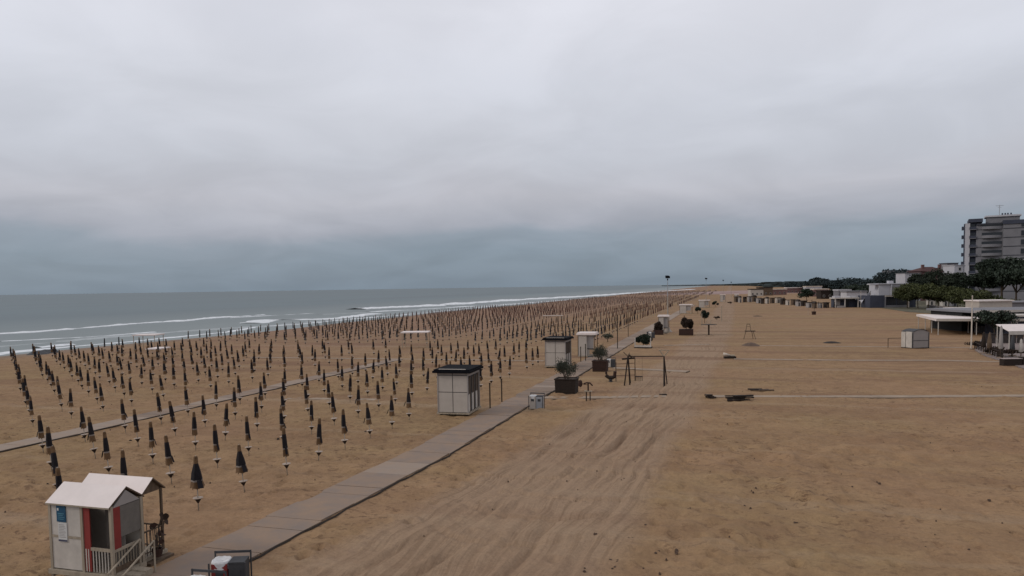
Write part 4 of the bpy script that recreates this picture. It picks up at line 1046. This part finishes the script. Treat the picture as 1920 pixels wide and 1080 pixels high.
places = ['beside the white house','second right of the white house','third right of the white house','below the red roof','right of the red roof','below the white block','in front of the apartment block','beside the flagpole top']
for i, (x, Y, h, w) in enumerate(olv):
    tree(f'olive green broad tree {places[i]}', x, Y, h, w, LEAFO, 50+i, 4200, .70, grp=gr, ls=.30)
dk = [(1712,285,11.0,9,'dark tree behind the olive row, left end'),(1738,300,12.2,11,'dark tree under the left half of the red roof'),(1760,295,13.3,11,'dark tree under the right half of the red roof'),(1782,290,11.8,10,'dark tree left of the apartment block'),(1797,280,10.6,8,'dark tree at the foot of the apartment corner')]
for i, (x, Y, h, w, lb) in enumerate(dk): tree(lb, x, Y, h, w, mat('leaf_deep',(.016,.022,.012),.85,.5,.3), 70+i, 3600, .7, ls=.4, name='dark_tree', grp='dark trees behind the olive row')
pn = [(1846,235,11.6,11,'umbrella pine in front of the apartment facade, leftmost'),(1880,225,15.2,12,'tallest umbrella pine in front of the apartment block'),(1906,220,12.9,11,'umbrella pine near the right edge'),(1932,215,13.4,12,'umbrella pine cut by the right edge')]
for i, (x, Y, h, w, lb) in enumerate(pn): tree(lb, x, Y, h, w, LEAFD, 90+i, 6000, .46, name='umbrella_pine', grp='umbrella pines at the right', ls=.42)
# bushes under the pines
for i, (x, Y, h, w, lb) in enumerate(((1850,190,4.2,9,'low olive bush behind the bar, left'),(1880,180,4.0,9,'low olive bush behind the bar, middle'),(1908,175,4.2,9,'low olive bush behind the bar, right'))):
    tree(lb, x, Y, h, w, LEAFO, 110+i, 1500, .8, name='bush', ls=.28, grp='bushes behind the bar')
t = tree('dark spreading tree among the far cabins', 1513, 320, 6.4, 6, LEAFD, 120, 1600, .7, ls=.3)
tree('dark bushy tree beside the beach bar counter', 1868, 118, 4.0, 5.5, LEAFD, 121, 2000, .75, ls=.22, name='bush')
v = G(1526,590); t = thing('potted_shrub', 'small red pot with thin stem alone before the far cabins', 'plant', v, 0)
MB().lathe([(.02,0),(.5,0),(.62,.9),(.5,.9),(.4,.4)], RUST, 12).build('pot', t); MB().tube([(0,0,.5),(.3,0,3.2)], .06, WOODD, 5).build('stem', t)
MB().tube([(-1.6,0,0),(-1.6,0,2.2)], .05, WOODL, 5).build('stake', t)
big = [(1645,520,11.5,20),(1662,500,15.0,20),(1682,490,16.0,21),(1700,480,15.0,18)]
for i, (x, Y, h, w) in enumerate(big): tree(('dark pine at the left foot of the high pine clump','dark pine, second of the high clump','highest dark pine left of the red roof','dark pine at the right end of the high clump')[i], x, Y, h, w, LEAFB, 130+i, 2400, .8, name='pine_tree', grp='high dark pine clump', ls=.7)
mid_ = [(1500,680,9.5,26),(1530,640,11.5,26),(1550,620,10.8,24),(1572,600,11.0,24),(1595,580,12.2,24),(1615,560,11.4,22),(1632,545,10.2,20)]
for i, (x, Y, h, w) in enumerate(mid_): tree(f'dark distant tree, {ordw(i+1)} from the left in the treeline behind the cabins', x, Y, h, w, LEAFB, 150+i, 2000, .85, name='distant_tree', grp='distant dark treeline', ls=.9)
# mid green bank of vegetation behind pavilion
for i, (x, Y, h, w) in enumerate(((1585,400,6.2,16),(1610,380,7.0,16),(1632,370,6.6,14),(1648,340,6.5,12))):
    tree(f'green bushy tree, {ordw(i+1)} from the left behind the white pavilion and house', x, Y, h, w, LEAFD, 170+i, 1500, .85, name='bushy_tree', grp='green trees behind the pavilion', ls=.5)
# far coast woods as one mass
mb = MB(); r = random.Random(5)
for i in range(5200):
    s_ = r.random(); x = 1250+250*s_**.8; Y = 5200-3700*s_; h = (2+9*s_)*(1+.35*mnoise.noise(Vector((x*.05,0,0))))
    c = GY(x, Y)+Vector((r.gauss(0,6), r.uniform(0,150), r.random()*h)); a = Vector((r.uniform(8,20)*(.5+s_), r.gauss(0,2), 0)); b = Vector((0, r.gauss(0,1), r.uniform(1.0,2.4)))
    mb.add([c-a-b, c+a*.9-b, c+a*.5+b, c-a*.6+b], [(0,1,2,3)], mat('leaf_coast_hazed', (.045,.058,.058), .9, .3, .02))  # leaf colour paled to blue-grey: distance haze put into the paint
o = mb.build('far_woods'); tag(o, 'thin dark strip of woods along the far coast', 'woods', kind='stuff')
# promenade ground under the trees
mb = MB(); vs = [GY(1700,215),GY(1990,150),GY(2600,260),GY(2300,700),GY(1655,560),GY(1640,262)]
vs = [Vector((q.x,q.y,.06)) for q in vs]; mb.add(vs, [tuple(range(6))], mat('park_ground',(.09,.08,.05),.95,.3,.2)); o = mb.build('park_ground'); struct(o, 'shaded ground under the trees', 'ground')
lw = thing('low_wall', 'low pale stone wall at the sand edge below the olive trees', 'wall', (0,0,0), 0)
a, b = G(1738,577), G(1786,583); d = (b-a).normalized(); nn = Vector((-d.y,d.x,0))
mb = MB(); mb.add([a,b,b+nn*.4,a+nn*.4]+[q+Vector((0,0,.9)) for q in (a,b,b+nn*.4,a+nn*.4)], [(0,1,5,4),(1,2,6,5),(2,3,7,6),(3,0,4,7),(4,5,6,7)], BLDG); mb.build('wall', lw)
a2 = [q+Vector((0,0,.9)) for q in (a-nn*.06,b-nn*.06,b+nn*.46,a+nn*.46)]; mb = MB(); mb.add(a2+[q+Vector((0,0,.1)) for q in a2], [(0,1,5,4),(1,2,6,5),(2,3,7,6),(3,0,4,7),(4,5,6,7)], STONE); mb.build('coping', lw)
for i, (x, yb, c) in enumerate(((1742,575,'pale'),(1768,576,'white'),(1785,577,'grey'))):
    t = thing('park_hut', f'{c} low hut under the olive trees, {ordw(i+1)} from the left', 'hut', G(x, yb-2), 0, 'huts under the olive trees')
    B(0,2.2,0,2,0,1.9,{'pale':PANELB,'white':WHITE,'grey':BLDG}[c]).build('wall', t); B(.7,1.3,-.04,-.003,0,1.5,GLASS).build('door', t); B(-.15,2.35,-.15,2.15,1.902,2.05,BLDG).build('roof', t)
# scattered clods and small debris on the sand
mb = MB(); r = random.Random(9); CL = mat('clod', (.075,.048,.034), .95, .3, 3, .4)
def clod(q, s_, m=CL):
    b = len(mb.v); n = 7; a0 = r.random()*6
    vs = [(q.x+math.cos(a0+t*.9)*s_*r.uniform(.7,1.2), q.y+math.sin(a0+t*.9)*s_*r.uniform(.7,1.2), q.z-.04) for t in range(n)]
    vs += [(q.x+math.cos(a0+t*.9)*s_*r.uniform(.4,.7), q.y+math.sin(a0+t*.9)*s_*r.uniform(.4,.7), q.z+s_*r.uniform(.4,.7)) for t in range(n)]
    mb.add(vs, [(t,(t+1)%n,n+(t+1)%n,n+t) for t in range(n)]+[tuple(n+t for t in range(n))], m)
spots = [(1237,952),(1253,961),(1291,953),(1214,985),(1330,917),(1415,917),(1237,990),(1405,951),(1433,946),(1475,957),(1357,1003),(1268,1030),(1228,1040),(1150,1050),(1118,1000),(1180,1010),(1160,1042),(1518,917),(1495,980),(1598,917),(1533,805),(1356,815),(1788,770),(1735,1030),(1820,1030),(1644,907),(1855,940),(600,822),(1210,1060),(1240,1070),(1146,1062),(1100,1066),(710,1078)]
for (x, y) in spots:
    for k in range(r.randint(1,3)): clod(G(x+r.gauss(0,4), y+r.gauss(0,3)), r.uniform(.03,.075))
for k in range(520):
    clod(W(16+r.random()**1.5*70, r.uniform(-22, 60)), r.uniform(.015,.045))
# short stubs between umbrellas
for (j, c, u, p) in cells:
    if u < 100 and r.random() < .45: clod(W(u+1.5+r.gauss(0,.2), p+1.4+r.gauss(0,.4)), r.uniform(.05,.11), TRAYD if r.random()<.5 else CL)
o = mb.build('sand_clods'); tag(o, 'scattered small dark clods and debris on the sand', 'debris', kind='stuff')
# ------------------------------------------------------------------ world
wd = bpy.data.worlds.new('World'); S.world = wd; wd.use_nodes = True; n = wd.node_tree.nodes; l = wd.node_tree.links
for q in list(n): n.remove(q)
out = n.new('ShaderNodeOutputWorld')
SUNEL, SUNAZ = math.radians(30), math.radians(-98)
sky = n.new('ShaderNodeTexSky'); sky.sky_type = 'NISHITA'; sky.sun_disc = False; sky.sun_elevation = SUNEL; sky.sun_rotation = SUNAZ
bg1 = n.new('ShaderNodeBackground'); bg1.inputs[1].default_value = .10; l.new(sky.outputs[0], bg1.inputs[0])
tc = n.new('ShaderNodeTexCoord'); sx = n.new('ShaderNodeSeparateXYZ'); l.new(tc.outputs['Generated'], sx.inputs[0])
def M_(op, a, b=None, c=None):
    q = n.new('ShaderNodeMath'); q.operation = op
    for k, v in enumerate((a, b, c)):
        if v is None: continue
        if isinstance(v, (int, float)): q.inputs[k].default_value = v
        else: l.new(v, q.inputs[k])
    return q.outputs[0]
zc = M_('MAXIMUM', sx.outputs[2], 0.0)
den = M_('ADD', zc, .22)
cx = M_('DIVIDE', sx.outputs[0], den); cy = M_('DIVIDE', sx.outputs[1], den)
cb = n.new('ShaderNodeCombineXYZ'); l.new(cx, cb.inputs[0]); l.new(cy, cb.inputs[1])
def NZ(scale, sv, det=5, ro=.5, loc=(0,0,0), dist=0):
    mp = n.new('ShaderNodeMapping'); mp.inputs['Scale'].default_value = sv; mp.inputs['Location'].default_value = loc; l.new(cb.outputs[0], mp.inputs[0])
    q = n.new('ShaderNodeTexNoise'); q.inputs['Scale'].default_value = scale; q.inputs['Detail'].default_value = det; q.inputs['Roughness'].default_value = ro; q.inputs['Distortion'].default_value = dist
    l.new(mp.outputs[0], q.inputs['Vector']); return q.outputs[0]
n1 = NZ(.85, (1,.8,1), 6, .52, (3,1,0), .5); n2 = NZ(1.9, (1.0,1.0,1), 5, .5, (5,2,0), .5)
def MR(s_, a, b, c=0, d=1, sm=True):
    r_ = n.new('ShaderNodeMapRange'); r_.interpolation_type = 'SMOOTHSTEP' if sm else 'LINEAR'
    for i, v in ((1,a),(2,b),(3,c),(4,d)): r_.inputs[i].default_value = v
    l.new(s_, r_.inputs[0]); return r_.outputs[0]
# elevation, warped a little so that the cloud bank's lower edge is uneven
el = M_('ADD', sx.outputs[2], M_('MULTIPLY', M_('SUBTRACT', n1, .5), .085))
el = M_('ADD', el, M_('MULTIPLY', M_('SUBTRACT', n2, .5), .014))
ramp = n.new('ShaderNodeValToRGB'); l.new(el, ramp.inputs[0]); e = ramp.color_ramp.elements
def srgb(r, g, b): return tuple(((c/255)/12.92 if c/255 <= .04045 else ((c/255+.055)/1.055)**2.4) for c in (r, g, b))+(1,)
stops = [(0, (124,138,152)), (.04, (133,146,160)), (.066, (144,154,167)), (.082, (164,167,178)), (.12, (187,187,195)), (.17, (196,198,206)), (.25, (211,213,221)), (.34, (222,223,231)), (.5, (225,225,232)), (1, (222,222,230))]
e[0].position, e[0].color = stops[0][0], srgb(*stops[0][1]); e[1].position, e[1].color = stops[-1][0], srgb(*stops[-1][1])
for p_, c_ in stops[1:-1]: q = e.new(p_); q.color = srgb(*c_)
cm = n.new('ShaderNodeMix'); cm.data_type = 'RGBA'; l.new(M_('MULTIPLY', MR(n1, .42, .66), .22), cm.inputs[0]); l.new(ramp.outputs[0], cm.inputs[6])
cm2 = n.new('ShaderNodeVectorMath'); cm2.operation = 'MULTIPLY'; l.new(ramp.outputs[0], cm2.inputs[0]); cm2.inputs[1].default_value = (.87,.90,.935)
l.new(cm2.outputs[0], cm.inputs[7])
br = n.new('ShaderNodeVectorMath'); br.operation = 'SCALE'; l.new(cm.outputs[2], br.inputs[0]); l.new(MR(n2, .3, .7, .93, 1.05), br.inputs['Scale'])
bg2 = n.new('ShaderNodeBackground'); l.new(br.outputs[0], bg2.inputs[0]); bg2.inputs[1].default_value = 1.0
ms = n.new('ShaderNodeMixShader'); ms.inputs[0].default_value = .93; l.new(bg1.outputs[0], ms.inputs[1]); l.new(bg2.outputs[0], ms.inputs[2]); l.new(ms.outputs[0], out.inputs[0])
sl = bpy.data.lights.new('sun', 'SUN'); sl.energy = .95; sl.angle = math.radians(11); sl.color = (1,.95,.88)
so = bpy.data.objects.new('sun', sl); COL.objects.link(so)
dirv = Vector((math.sin(SUNAZ)*math.cos(SUNEL), math.cos(SUNAZ)*math.cos(SUNEL), math.sin(SUNEL)))
so.rotation_euler = dirv.to_track_quat('Z', 'Y').to_euler()
S.cycles.max_bounces = 6
